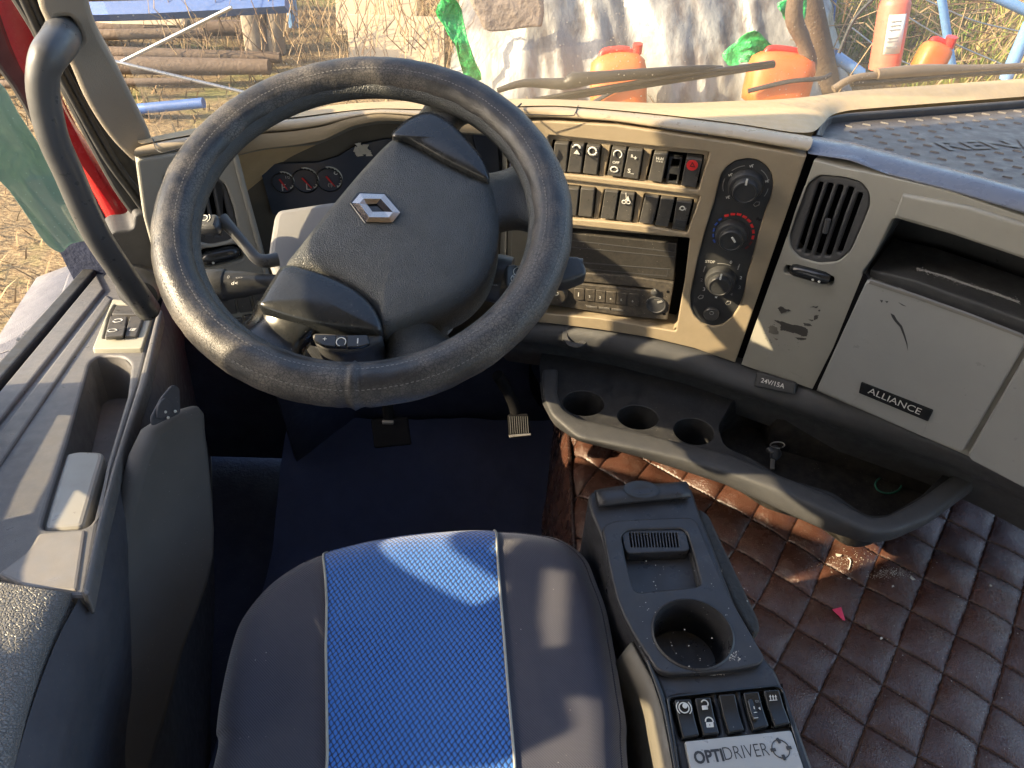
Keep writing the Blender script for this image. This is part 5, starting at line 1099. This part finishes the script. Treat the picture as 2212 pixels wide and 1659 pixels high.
# emblem
em_o = z4((1127, 497), (1170, 445), (1305, 450), (1392, 550), (1350, 605), (1205, 603)); em_i = z4((1212, 506), (1262, 503), (1305, 545), (1240, 545))
hE = .0108
plate('emblem_base', WH, grow(em_o, 1.06), hE-.006, hE-.002, M['blkgloss'], wheel, r=.002, bev=.0015)
emc = grow(em_o, .94); bands = []
def eq(q, h): return WH.px(*q, h)
O_ = [eq(q, hE) for q in emc]; ro = [eq(q, hE+.003) for q in [tuple((np.array(a)*.52+np.array(b)*.48)) for a, b in zip(emc, [em_i[0], em_i[0], em_i[1], em_i[2], em_i[2], em_i[3]])]]; I_ = [eq(q, hE) for q in [em_i[0], em_i[0], em_i[1], em_i[2], em_i[2], em_i[3]]]
V = O_+ro+I_; Fc = []
for k in range(6):
    k2 = (k+1) % 6; Fc += [(k, k2, 6+k2, 6+k), (6+k, 6+k2, 12+k2, 12+k)]
mesh('emblem', V, Fc, M['chrome'], wheel, smooth=False)
# speed buttons on the lower trim
q = z4((912, 1168), (1220, 1180), (1292, 1178), (1285, 1215), (1180, 1262), (1060, 1272), (960, 1250))
bp_ = plate('button_pod', WH, q, -.05, -.002, M['dark'], wheel, r=.01, bev=.004)
for a in (((940, 1180), (1052, 1185), (1048, 1245), (985, 1240), (935, 1212)), ((1108, 1185), (1215, 1182), (1224, 1228), (1180, 1245), (1105, 1248))): plate('speed_button', WH, z4(*a), -.002, .003, M['blkgloss'], bp_, r=.002, bev=.001)
plate('speed_button', WH, z4((1056, 1187), (1103, 1187), (1101, 1246), (1052, 1246)), -.002, .0025, M['blkgloss'], bp_, r=.001, bev=.001)
text('icon', WH, '+', z4((982, 1218))[0], z4((1002, 1218))[0], .0031, M['white'], bp_); text('icon', WH, 'I', z4((1160, 1228))[0], z4((1166, 1228))[0], .0031, M['white'], bp_, bold=.02); ringp('icon', WH, z4((1078, 1220))[0], .0045, .0009, .0027, M['white'], bp_, a0=-40, a1=260, n=16)

# ======================================================================= SEAT
zT = Z0-.74; SP = hz(zT-.034); SQ = hz(zT)
so_px = [(575, 1258), (640, 1212), (702, 1186), (800, 1160), (900, 1146), (1000, 1138), (1068, 1138), (1150, 1143), (1215, 1157), (1265, 1195), (1290, 1250), (1312, 1310), (1330, 1400), (1345, 1490), (1356, 1560), (1360, 1659)]
right = [np.array(SP.uv(*p, 0)) for p in so_px]
leftp = [np.array(SP.uv(*p, 0)) for p in ((520, 1325), (495, 1390), (472, 1490), (461, 1570), (457, 1640))]
back = [np.array([right[-1][0]+.004, .05]), np.array([right[-1][0]-.01, -.08]), np.array([right[-1][0]-.06, -.14]), np.array([0, -.15]), np.array([leftp[-1][0]+.06, -.14]), np.array([leftp[-1][0], -.08]), np.array([leftp[-1][0]-.001, .08])]
loop = [tuple(p) for p in right]+[tuple(p) for p in back]+[tuple(p) for p in leftp[::-1]]
seatL = smoothloop(loop, 5); cS = np.array([np.mean([p[0] for p in seatL]), .2])
seat = thing('driver_seat', 'driver seat cushion in dark twill cover with a bright blue woven centre strip', 'seat', (cS[0], .2, Z0-1.2))
def seat_h(s):                                     # s=1 at the outline seen from above
    return .004*(1-s*s)-.045*(max(0, s-.80)/.2)**2.4
mS = len(seatL); SV, SF = [], []; prof = [(.0, 0), (.25, None), (.45, None), (.6, None), (.7, None), (.78, None), (.84, None), (.885, None), (.92, None), (.95, None), (.975, None), (.99, None), (1., None)]
for s, _ in prof:
    for k, p in enumerate(seatL):
        q = cS+(np.array(p)-cS)*max(s, .004); n_ = noise.noise(Vector((q[0]*9, q[1]*9, 1)))*.004+noise.noise(Vector((q[0]*28, q[1]*10, 4)))*.0012
        SV.append((q[0], q[1], zT+seat_h(s)+n_*(1-s**8)))
for d_, k_ in ((.06, 1.), (.09, .995), (.13, .98), (.2, .96)):
    for p in seatL: q = cS+(np.array(p)-cS)*k_; SV.append((q[0], q[1], zT-d_))
nr = len(prof)+4
for i in range(nr-1):
    for k in range(mS): a = i*mS+k; b = i*mS+(k+1) % mS; SF.append((a, b, b+mS, a+mS))
mesh('cushion', SV, SF, M['fabric'], seat, ang=0)
# side seam
def seat_pt(p, s, lift): q = cS+(np.array(p)-cS)*s; return np.array([q[0], q[1], zT+seat_h(s)+lift])
tube('side_seam', [seat_pt(p, .955, .0) for p in seatL[6:80]], .0011, M['fabric'], seat, seg=6, n=1)
# blue strip as a sheet following the cushion
from mathutils.bvhtree import BVHTree
bv = BVHTree.FromPolygons([Vector(v) for v in SV], SF)
def on(x, y, lift):
    r_ = bv.ray_cast(Vector((x, y, zT+.3)), Vector((0, 0, -1)))
    return np.array([x, y, (r_[0].z if r_[0] else zT-.06)+lift])
Lc = [(706, 1186), (702, 1205), (703, 1240), (707, 1300), (706, 1400), (708, 1500), (710, 1659)]; Rc = [(1066, 1139), (1072, 1165), (1074, 1200), (1078, 1250), (1086, 1350), (1096, 1480), (1112, 1659)]
lc = [np.array((SP if i_ < 2 else SQ).uv(*p)) for i_, p in enumerate(Lc)]+[np.array([SQ.uv(*Lc[-1])[0]-.004, -.13])]; rc = [np.array((SP if i_ < 2 else SQ).uv(*p)) for i_, p in enumerate(Rc)]+[np.array([SQ.uv(*Rc[-1])[0]+.01, -.13])]
lc = [lc[0]+[0, .004]]+lc[1:]; V, Fc = [], []
lr = resample([(a[0], a[1], 0) for a in lc], 120); rr_ = resample([(a[0], a[1], 0) for a in rc], 120); nc = 26
def edge_y(x):
    ys = [p[1] for p in seatL if abs(p[0]-x) < .02 and p[1] > .2]; return max(ys) if ys else .5
for j in range(120):
    for i in range(nc):
        t = i/(nc-1); x = lr[j][0]*(1-t)+rr_[j][0]*t; y = lr[j][1]*(1-t)+rr_[j][1]*t; y += .010*math.sin(t*math.pi)*max(0, 1-j/12)
        V.append(on(x, y, .0016))
for j in range(119):
    for i in range(nc-1): a = j*nc+i; Fc.append((a, a+1, a+1+nc, a+nc))
# front drop
k0 = len(V)
for d_ in (.03, .07, .12):
    for i in range(nc): p = V[i]; V.append(np.array([p[0], p[1]+.004, zT-d_-.02]))
for r_ in range(3):
    for i in range(nc-1):
        a = (k0+(r_-1)*nc+i) if r_ else i; b = k0+r_*nc+i; Fc.append((a, b, b+1, a+1))
mesh('centre_strip', V, Fc, M['jac'], seat, ang=0)
for side in (0, nc-1):
    tube('piping', [V[j*nc+side]+np.array([0, 0, .0008]) for j in range(1, 120, 3)], .0014, M['piping'], seat, seg=8, n=2)
boxm('seat_base', (cS[0], .1, Z0-1.17), (.34, .36, .3), M['blk'], seat, bev=.02)

# ======================================================================= CENTRE CONSOLE
con = thing('centre_console', 'black console beside the seat with cup holder, switches and a silver plate', 'console', (.2, .35, QZ))
co = z9((288, 222), (330, 185), (430, 168), (560, 155), (700, 152), (800, 162), (835, 185), (880, 320), (960, 520), (1060, 790), (1170, 990), (1228, 1090), (1272, 1135), (1318, 1240), (1400, 1450), (1490, 1700), (1560, 1900), (820, 1900), (760, 1600), (690, 1280), (655, 1190), (600, 1100), (540, 990), (455, 815), (400, 640), (360, 440), (300, 300))

CB = CN.off(-.006)
uc = np.array(CN.uv(*z9((838, 955))[0], .002)); e1 = np.array(CN.uv(*z9((1052, 990))[0], .002))-uc; rw_ = np.linalg.norm(e1)*.98
cup = [tuple(q) for q in circle(uc, rw_, 40, rw_*.92)]
ia = [tuple(CN.uv(*q, .004)) for q in z9((362, 385), (420, 355), (600, 342), (830, 335), (868, 362), (900, 440), (950, 560), (1040, 760), (1120, 900), (1222, 1075), (1200, 1110), (1100, 1135), (960, 1152), (720, 1165), (655, 1145), (600, 1060), (530, 955), (452, 805), (405, 620))]
rec = fillet([tuple(CN.uv(*q, .004)) for q in z9((463, 430), (500, 402), (780, 395), (812, 418), (850, 540), (885, 690), (860, 702), (560, 732), (530, 715), (490, 570))], .006)
bays = [z11((352, 385), (470, 350), (840, 345), (875, 400), (960, 800), (700, 830), (500, 852), (470, 820)), z11((905, 325), (1132, 308), (1250, 762), (1042, 797)), z11((1190, 300), (1655, 248), (1800, 690), (1335, 757))]
bays_l = [fillet([CB.uv(*q, 0) for q in b], .004) for b in bays]
co_l = fillet([CB.uv(*q, 0) for q in co], .012)
put(curve2mesh([co_l, cup, rec]+bays_l, .26, .0035), 'console_body', CB, -.26, 0, M['con'], con, ang=50)
put(curve2mesh([fillet(ia, .02), cup, rec], .010, .0025), 'console_insert', CN, -.006, .004, M['con'], con)
cc = CN.W(*uc, 0); cb_ = [CN.W(a, b, .003) for a, b in cup]; cb_.append(cb_[0])
loft('cup_well', [[cc+(p-cc)*1.06+CN.n*.0015 for p in cb_], [cc+(p-cc)*1.01+CN.n*.003 for p in cb_], [cc+(p-cc)*.965-CN.n*.002 for p in cb_], [cc+(p-cc)*.95-CN.n*.05 for p in cb_], [cc+(p-cc)*.9-CN.n*.06 for p in cb_], [cc+(p-cc)*.02-CN.n*.06 for p in cb_]], M['con'], con, n=50, sub=0, flip=True, ang=60)
plate('tray_floor', CN.off(-.016), z9((430, 380), (850, 370), (930, 740), (500, 780)), -.004, 0, M['con'], con, bev=0)
gr = z9((500, 403), (765, 398), (800, 505), (520, 520), (486, 505))
plate('grille', CN, z9((466, 425), (500, 403), (780, 396), (808, 420), (826, 505), (806, 515), (500, 528), (482, 505)), -.016, .001, M['con'], con, r=.003, bev=.0015, holes=[[(z9((506+k*16.2, 420))[0]), z9((514+k*16.2, 419.5))[0], z9((524+k*16.2, 493))[0], z9((516+k*16.2, 493.5))[0]] for k in range(16)], hr=0)
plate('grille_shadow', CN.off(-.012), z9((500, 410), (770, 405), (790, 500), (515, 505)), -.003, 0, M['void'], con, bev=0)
tube('front_roll', [CN.px(*q, .002) for q in z9((335, 238), (480, 222), (650, 205), (815, 192))], .012, M['con'], con, n=3, flat=.5, ang=0)
lathe('thumb_dimple', CN, *z9((565, 212))[0], [(.022, .0085), (.020, .0092), (.012, .0075), (.002, .0065)], M['blk'], con, n=30, sy=.6, ang=0)
plate('switch_well', CB.off(-.016), z11((340, 300), (1690, 200), (1800, 740), (480, 900)), -.004, 0, M['void'], con, bev=0)
# raised frame round the switches and the silver plate
fro = z11((318, 372), (350, 345), (900, 285), (1500, 225), (1600, 212), (1680, 240), (1720, 300), (1800, 640), (1960, 1180), (2100, 1700), (560, 1900), (470, 1400), (400, 900))
fri = z11((352, 385), (470, 352), (900, 305), (1500, 243), (1600, 232), (1660, 255), (1690, 310), (1775, 640), (1930, 1180), (2060, 1660), (590, 1850), (500, 1380), (432, 900))
plate('switch_frame', CN, fro, -.007, .0005, M['blkgloss'], con, holes=[fri], r=.004, hr=.003, bev=.0015)
edge_l = z11((100, -60), (200, 200), (290, 480), (350, 760), (430, 1200), (540, 1800))
tube('bright_edge', [CB.px(x, y, .001) for x, y in edge_l], .0035, M['blkgloss'], con, seg=10)
BT = [z11((402, 402), (598, 395), (706, 812), (512, 848)), z11((642, 388), (828, 372), (944, 790), (755, 812)), z11((925, 345), (1118, 333), (1240, 750), (1052, 788)), z11((1215, 320), (1398, 305), (1532, 700), (1347, 750)), z11((1456, 295), (1640, 280), (1785, 670), (1600, 712))]
cs_ = [rocker('switch', CN, q, -.02, .002, con, 'blkgloss', .003) for q in BT]
hI = .0052; CNI = CN
ringp('icon', CN, z11((522, 488))[0], .0048, .0011, .0046, M['white'], cs_[0], n=20); lathe('icon', CN, *z11((522, 488))[0], [(.0024, .0044), (.0024, .0052)], M['white'], cs_[0], n=14)
for a0_, a1_ in ((-50, 50), (130, 230)): ringp('icon', CN, z11((522, 488))[0], .0072, .0009, .0046, M['white'], cs_[0], a0=a0_, a1=a1_, n=10)
plate('icon', CN, z11((733, 462), (800, 458), (808, 505), (740, 511)), .0046, .0052, M['white'], cs_[1], r=.0005, bev=0); ringp('icon', CN, z11((768, 437))[0], .0032, .0011, .0048, M['white'], cs_[1], a0=-80, a1=160, n=10)
plate('icon', CN, z11((784, 660), (868, 655), (876, 715), (793, 720)), .0023, .0029, M['white'], cs_[1], r=.0005, bev=0, holes=[z11((822, 675), (832, 675), (836, 702), (826, 702))]); ringp('icon', CN, z11((822, 648))[0], .0036, .0012, .0024, M['white'], cs_[1], a0=-10, a1=190, n=12)
for k in range(3):
    x = 1545+k*32; plate('icon', CN, z11((x-4, 352), (x+4, 352), (x+12, 396), (x+4, 396)), .0046, .0052, M['white'], cs_[4], bev=0); tri('icon', CN, z11((x-14, 358), (x-3, 334), (x+12, 355)), .0046, M['white'], cs_[4])
plate('icon', CN, z11((1536, 397), (1628, 391), (1629, 398), (1538, 404)), .0046, .0052, M['white'], cs_[4], bev=0)
text('icon', CN, 'ttt', z11((1368, 428))[0], z11((1418, 424))[0], .0042, M['dimprint'], cs_[3]); tri('icon', CN, z11((1400, 490), (1425, 478), (1430, 510)), .0040, M['white'], cs_[3])
plate('height_wheel', CN, z11((1275, 385), (1330, 378), (1350, 430), (1410, 625), (1355, 635), (1320, 560)), .002, .0065, M['blkgloss'], cs_[3], r=.002, bev=.001)
for a in (((1346, 470), (1356, 470), (1364, 500), (1354, 501)), ((1350, 540), (1388, 536), (1390, 543), (1352, 548)), ((1352, 605), (1400, 600), (1402, 607), (1354, 612))): plate('icon', CN, z11(*a), .0066, .0071, M['white'], cs_[3], bev=0)
sp_ = plate('silver_plate', CN, z11((535, 888), (1778, 757), (1795, 775), (1928, 1168), (2000, 1500), (660, 1650), (600, 1200)), -.006, .001, M['plate'], con, r=.001, bev=.0005)
text('lettering', CN, 'OPTI', z11((658, 1152))[0], z11((1004, 1114))[0], .0011, M['ink'], sp_, hs=1.15, bold=.035)
text('lettering', CN, 'DRIVER', z11((1012, 1112))[0], z11((1545, 1054))[0], .0011, M['ink'], sp_, hs=1.25, bold=-.012)
rc_ = z11((1668, 975))[0]; u0 = np.array(CN.uv(*rc_, .001)); u1 = np.array(CN.uv(*z11((1768, 970))[0], .001)); rr0 = np.linalg.norm(u1-u0)
ringp('reticle', CN, rc_, rr0, .0008, .0012, M['ink'], sp_, n=40)
for a, b, w in (((1620, 850), (1658, 908), 9), ((1736, 965), (1792, 960), 9), ((1548, 992), (1606, 984), 9), ((1692, 1046), (1718, 1108), 9)):
    A2, B2 = np.array(CN.uv(*z11(a)[0], .001)), np.array(CN.uv(*z11(b)[0], .001)); d = (B2-A2)/np.linalg.norm(B2-A2); e_ = np.array([-d[1], d[0]])*.0013
    plate('reticle', CN, [tuple(A2+e_), tuple(B2+e_), tuple(B2-e_), tuple(A2-e_)], .0012, .002, M['ink'], sp_, bev=0, local=True)
# side skirts: pale left side and rubber boot on the right
lsd = [CB.px(*q, -.006) for q in z9((540, 995), (600, 1105), (655, 1200), (690, 1300), (740, 1520), (790, 1750))]
loft('side_trim', [[p+np.array([-.003, 0, 0]) for p in lsd], [p+np.array([-.012, 0, -.04]) for p in lsd], [p+np.array([-.03, 0, -.24]) for p in lsd]], M['gold'], con, n=20, sub=0, solid=.003)
M['boot'] = mat('boot_foam', (.05, .05, .048), .9, var=.4, vs=60, bump=.6, bs=200, bt='noise')
bt_ = Pl(CN.px(*z9((1000, 550))[0], -.03), UP, (0, 1, 0))
plate('rubber_boot', bt_, z9((868, 285), (925, 320), (1010, 500), (1120, 730), (1192, 880), (1198, 935), (1160, 960), (1060, 790), (960, 560), (880, 350)), -.16, 0, M['boot'], con, bev=.004, r=.006)
for k in range(26):
    x, y = rs.uniform(520, 1180), rs.uniform(540, 1150); s_ = rs.uniform(.8, 2.4)
# dust crumbs along the seam of the insert
V, Fc = [], []
for k in range(170):
    if k < 60: q = z9((rs.uniform(900, 1010), 1165+rs.uniform(-8, 8)-.1*(rs.uniform(0, 50))))[0]
    elif k < 120: q = z9((rs.uniform(560, 1180), rs.uniform(560, 1140)))[0]
    else: q = z9((rs.uniform(1030, 1090), rs.uniform(1040, 1100)))[0]
    p = CN.px(*q, .0045 if k >= 60 else -.004); s_ = rs.uniform(.0003, .0010); a = rs.uniform(0, 6); kk = len(V)
    V += [p+s_*np.array([math.cos(a+t), math.sin(a+t), rs.uniform(0, .6)]) for t in (0, 1.9, 4.1)]; Fc.append((kk, kk+1, kk+2))
mesh('dust_crumbs', V, Fc, M['paper'], con, smooth=False)

# ======================================================================= QUILTED ENGINE COVER AND FLOOR
g0 = np.array(QL.uv(*z10((720, 700))[0])); ga = np.array(QL.uv(*z10((920, 815))[0]))-g0; gb = np.array(QL.uv(*z10((655, 850))[0]))-g0
Gi = np.linalg.inv(np.stack([ga*1.12, gb*1.16], 1))
def quilt_h(x, y):
    s, t = Gi@(np.array([x, y])-g0); wv = .09*noise.noise(Vector((x*6, y*6, 7))); s += wv; t += .09*noise.noise(Vector((x*6, y*6, 17)))
    a, b = abs(math.sin(math.pi*s)), abs(math.sin(math.pi*t)); cell = noise.noise(Vector((math.floor(s)*3.7, math.floor(t)*2.9, 5)))
    h = .0100*(a**.45)*(b**.45)*(1+.35*cell)
    return h+.014*noise.noise(Vector((x*4, y*4, 2)))+.0025*noise.noise(Vector((x*26, y*26, 3)))-.003*abs(noise.noise(Vector((x*11+y*6, y*9, 9))))
qx, qy = np.arange(.095, 1.65, .0052), np.arange(-.12, 1.10, .0052)
def xedge(y):
    return 0.0
V, Fc = [], []
eL0 = QL.px(1232, 960); eL1 = QL.px(1262, 1110)
xl = float(min(eL0[0], eL1[0]))
for y in qy:
    for x in qx:
        q = x; h = quilt_h(x, y); dd = max(0, xl+.05-x); z = QZ+h-(dd/.05)**2*.03 if dd > 0 else QZ+h
        V.append((xl+(x-.095), y, QZ+quilt_h(xl+(x-.095), y)-((max(0, .03-(x-.095))/.03)**2)*.02))
nx = len(qx)
for j in range(len(qy)-1):
    for i in range(nx-1): a = j*nx+i; Fc.append((a, a+1, a+1+nx, a+nx))
qc = thing('quilted_cover', 'brown quilted leather cover over the engine tunnel with dirt and crumbs', 'floor cover', (xl+.4, .5, Z0-1.38))
qo = mesh('cover_top', V, Fc, M['quilt'], qc, ang=0)
def setuv(o, f):
    me = o.data; uvl = me.uv_layers.new(name='UVMap'); n = len(me.loops); li_ = np.empty(n, dtype=np.int32); me.loops.foreach_get('vertex_index', li_)
    u = np.array([f(v) for v in V], float); uvl.data.foreach_set('uv', u[li_].ravel())
def quv(v):
    x, y = v[0], v[1]; s, t = Gi@(np.array([x, y])-g0); return (s+.09*noise.noise(Vector((x*6, y*6, 7))), t+.09*noise.noise(Vector((x*6, y*6, 17))))
setuv(qo, quv)
V, Fc = [], []; ys_ = np.arange(-.12, 1.12, .008); zs_ = np.linspace(0, 1, 40)
for t in zs_:
    for y in ys_:
        z = QZ-.012-t*.36; r_ = .004*(abs(math.sin(math.pi*(y/.075+t*2)))**.5)*(abs(math.sin(math.pi*(t*5)))**.5)+.006*noise.noise(Vector((y*9, t*5, 1)))
        V.append((xl-.002-.05*t-r_, y, z))
ny = len(ys_)
for j in range(len(zs_)-1):
    for i in range(ny-1): a = j*ny+i; Fc.append((a, a+1, a+1+ny, a+ny))
qs = mesh('cover_side', V, Fc, M['quilt'], qc, ang=0); setuv(qs, lambda v: (v[1]/.075, (QZ-v[2])/.072))
tube('welt', [(xl-.001, y, QZ-.010) for y in np.linspace(-.1, 1.08, 12)], .0035, M['quilt'], qc, seg=8)
def qp(x, y, lift=.0): p = QL.px(x, y, .012); return np.array([p[0], p[1], QZ+quilt_h(p[0], p[1])+lift])
ps = z10((545, 812), (592, 798), (611, 872), (596, 872), (580, 852))
V = [qp(*p, .003) for p in ps]+[qp(*p, .0045) for p in ps]; n5 = 5
setp(mesh('paper_scrap', V, [tuple(range(5))[::-1], tuple(range(5, 10))]+[(i, (i+1) % 5, 5+(i+1) % 5, 5+i) for i in range(5)], M['pink'], smooth=False), 'small torn bright pink scrap of paper lying on the quilted brown leather', 'paper scrap')
for k, (x, y, s_, lab) in enumerate(((568, 545, .010, 'largest pale crumb stuck in the quilt seam just below the tray lip'), (632, 648, .0035, 'tiny white crumb above the pink paper scrap'), (860, 697, .003, 'tiny pale crumb in the middle of the quilted cover'), (960, 650, .005, 'flat pale crumb on a stitch line right of the dirt smear'), (735, 903, .005, 'brown crumb right of the pink paper scrap'), (802, 960, .004, 'slim white crumb lower right of the pink paper scrap'), (1366, 700, .003, 'tiny pale crumb at the far right of the quilted cover'))):
    p = qp(*z10((x, y))[0], .002); V = [p+np.array([rs.uniform(-1, 1), rs.uniform(-1, 1), rs.uniform(0, .6)])*s_ for _ in range(7)]
    bmm = __import__('bmesh').new()
    for v in V: bmm.verts.new(v)
    __import__('bmesh').ops.convex_hull(bmm, input=bmm.verts); me = bpy.data.meshes.new('crumb'); bmm.to_mesh(me); bmm.free()
    setp(finish(me, 'crumb', M['wood'] if 'brown' in lab else M['paper'], None), lab, 'crumb', 'crumbs on the quilted cover')
setp(tube('thread', [qp(*z10(q)[0], .003) for q in ((622, 545), (636, 560), (634, 590), (628, 602))], .0009, M['white'], seg=6), 'short curved white thread lying beside the largest crumb', 'thread')
V, Fc = [], []
for k in range(620):
    x, y = rs.uniform(-50, 1547), rs.uniform(300, 1659)
    if k < 260: x, y = rs.gauss(840, 45), rs.gauss(625, 14)
    elif k < 420: x, y = rs.gauss(620, 60), rs.gauss(560, 30)
    p = qp(*z10((x, y))[0], .0005); s_ = rs.uniform(.0003, .0011); a = rs.uniform(0, 6); kk = len(V)
    V += [p+s_*np.array([math.cos(a+t), math.sin(a+t), rs.uniform(.1, .8)]) for t in (0, 1.9, 4.1)]; Fc.append((kk, kk+1, kk+2))
setp(mesh('grit', V, Fc, M['paper'], smooth=False), 'fine pale grit scattered over the quilted cover', 'grit', kind='stuff')

# footwell: rubber mat with folds, pedals
V, Fc = [], []; mx_, my_ = np.linspace(-.5, xl-.02, 60), np.linspace(.25, 1.1, 60)
for y in my_:
    for x in mx_: V.append((x, y, Z0-1.37+.02*noise.fractal(Vector((x*3.4, y*3.4, 0)), .8, 2, 4)+max(0, y-.85)*.6))
for j in range(59):
    for i in range(59): a = j*60+i; Fc.append((a, a+1, a+61, a+60))
M['matb'] = mat('floor_mat_dark', (.026, .038, .095), .45, var=.3, bump=.5, bs=500)
setp(mesh('floor_mat', V, Fc, M['matb'], ang=0), 'creased dark navy rubber mat in the driver footwell', 'floor mat')
ped = thing('accelerator_pedal', 'ribbed metal edged pedal in the footwell left of the quilted tunnel side', 'pedal', (0, .8, Z0-1.3))
PPp = Pl(atz(1120, 920, 1.30), (0, -.55, .83), (0, 1, .4))
plate('pad', PPp, z7((5, 772), (138, 765), (155, 905), (15, 922)), -.012, 0, M['void'], ped, r=.004, bev=.003)
for k in range(9): a = 18+k*14; plate('rib', PPp, z7((a, 785), (a+6, 785), (a+13, 895), (a+7, 896)), 0, .003, M['blk'], ped, bev=.0008)
plate('edge_strip', PPp, z7((14, 903), (154, 892), (156, 905), (16, 920)), -.006, .002, M['wireg'], ped, bev=.001)
tube('arm', [PPp.px(*q, h) for q, h in ((z7((60, 780))[0], -.01), (z7((40, 700))[0], .0), (z7((-10, 600))[0], .02), (z7((-60, 520))[0], .05))], .010, M['void'], ped)
bp2 = thing('brake_pedal', 'dark brake pedal hanging below the steering column', 'pedal', (-.15, .85, Z0-1.3))
BPp = Pl(atz(850, 925, 1.32), (0, -.6, .8), (0, 1, .4)); plate('pad', BPp, [(800, 905), (880, 900), (888, 960), (808, 968)], -.012, 0, M['void'], bp2, r=.004, bev=.003)
boxm('clip', BPp.px(838, 912, .004), (.02, .006, .006), M['wireg'], bp2, bev=.001); tube('arm', [BPp.px(840, 910, -.01), BPp.px(835, 850, .02), BPp.px(830, 780, .05)], .010, M['void'], bp2)

# ======================================================================= WIPERS
GW = Pl(S1.px(1400, 260)+np.array([0, .18, 0]), (0, -1, 0))
def wmid(x): return float(np.interp(x, [pj(p) for p in base], [p[1] for p in base]))
def wp(x, y, off=.05):
    Y = wmid(x)+off; return vdist(Y).px(x, y)
w1 = thing('windscreen_wiper', 'long black windscreen wiper rising to the right above the middle of the dash', 'wiper', wp(1150, 215), 'windscreen wipers')
tube('blade', [wp(1150, 219), wp(1300, 197), wp(1500, 165), wp(1671, 139)], .006, M['wiper'], w1, n=4, seg=8)
tube('blade_frame', [wp(1172, 212, .045), wp(1300, 190, .045), wp(1500, 158, .045), wp(1671, 134, .045)], .003, M['wiper'], w1, n=4, seg=6)
tube('arm', [wp(1074, 196), wp(1131, 180), wp(1216, 181), wp(1240, 174), wp(1307, 166), wp(1500, 150), wp(1560, 146)], [.004, .006, .009, .012, .009, .006, .003], M['wiper'], w1, n=4)
w2 = thing('windscreen_wiper', 'dusty wiper with a pale hose at the right foot of the windscreen', 'wiper', wp(1850, 180), 'windscreen wipers')
tube('hose', [wp(1800, 193), wp(1831, 174), wp(1860, 166), wp(1893, 163)], .006, M['wiperarm'], w2)
tube('arm', [wp(1893, 160), wp(1990, 152), wp(2100, 149), wp(2212, 142), wp(2320, 136)], [.009, .010, .007, .005, .004], M['wiperarm'], w2)
tube('blade', [wp(1840, 180), wp(1960, 172), wp(2100, 158), wp(2320, 145)], .006, M['wiper'], w2, n=4)
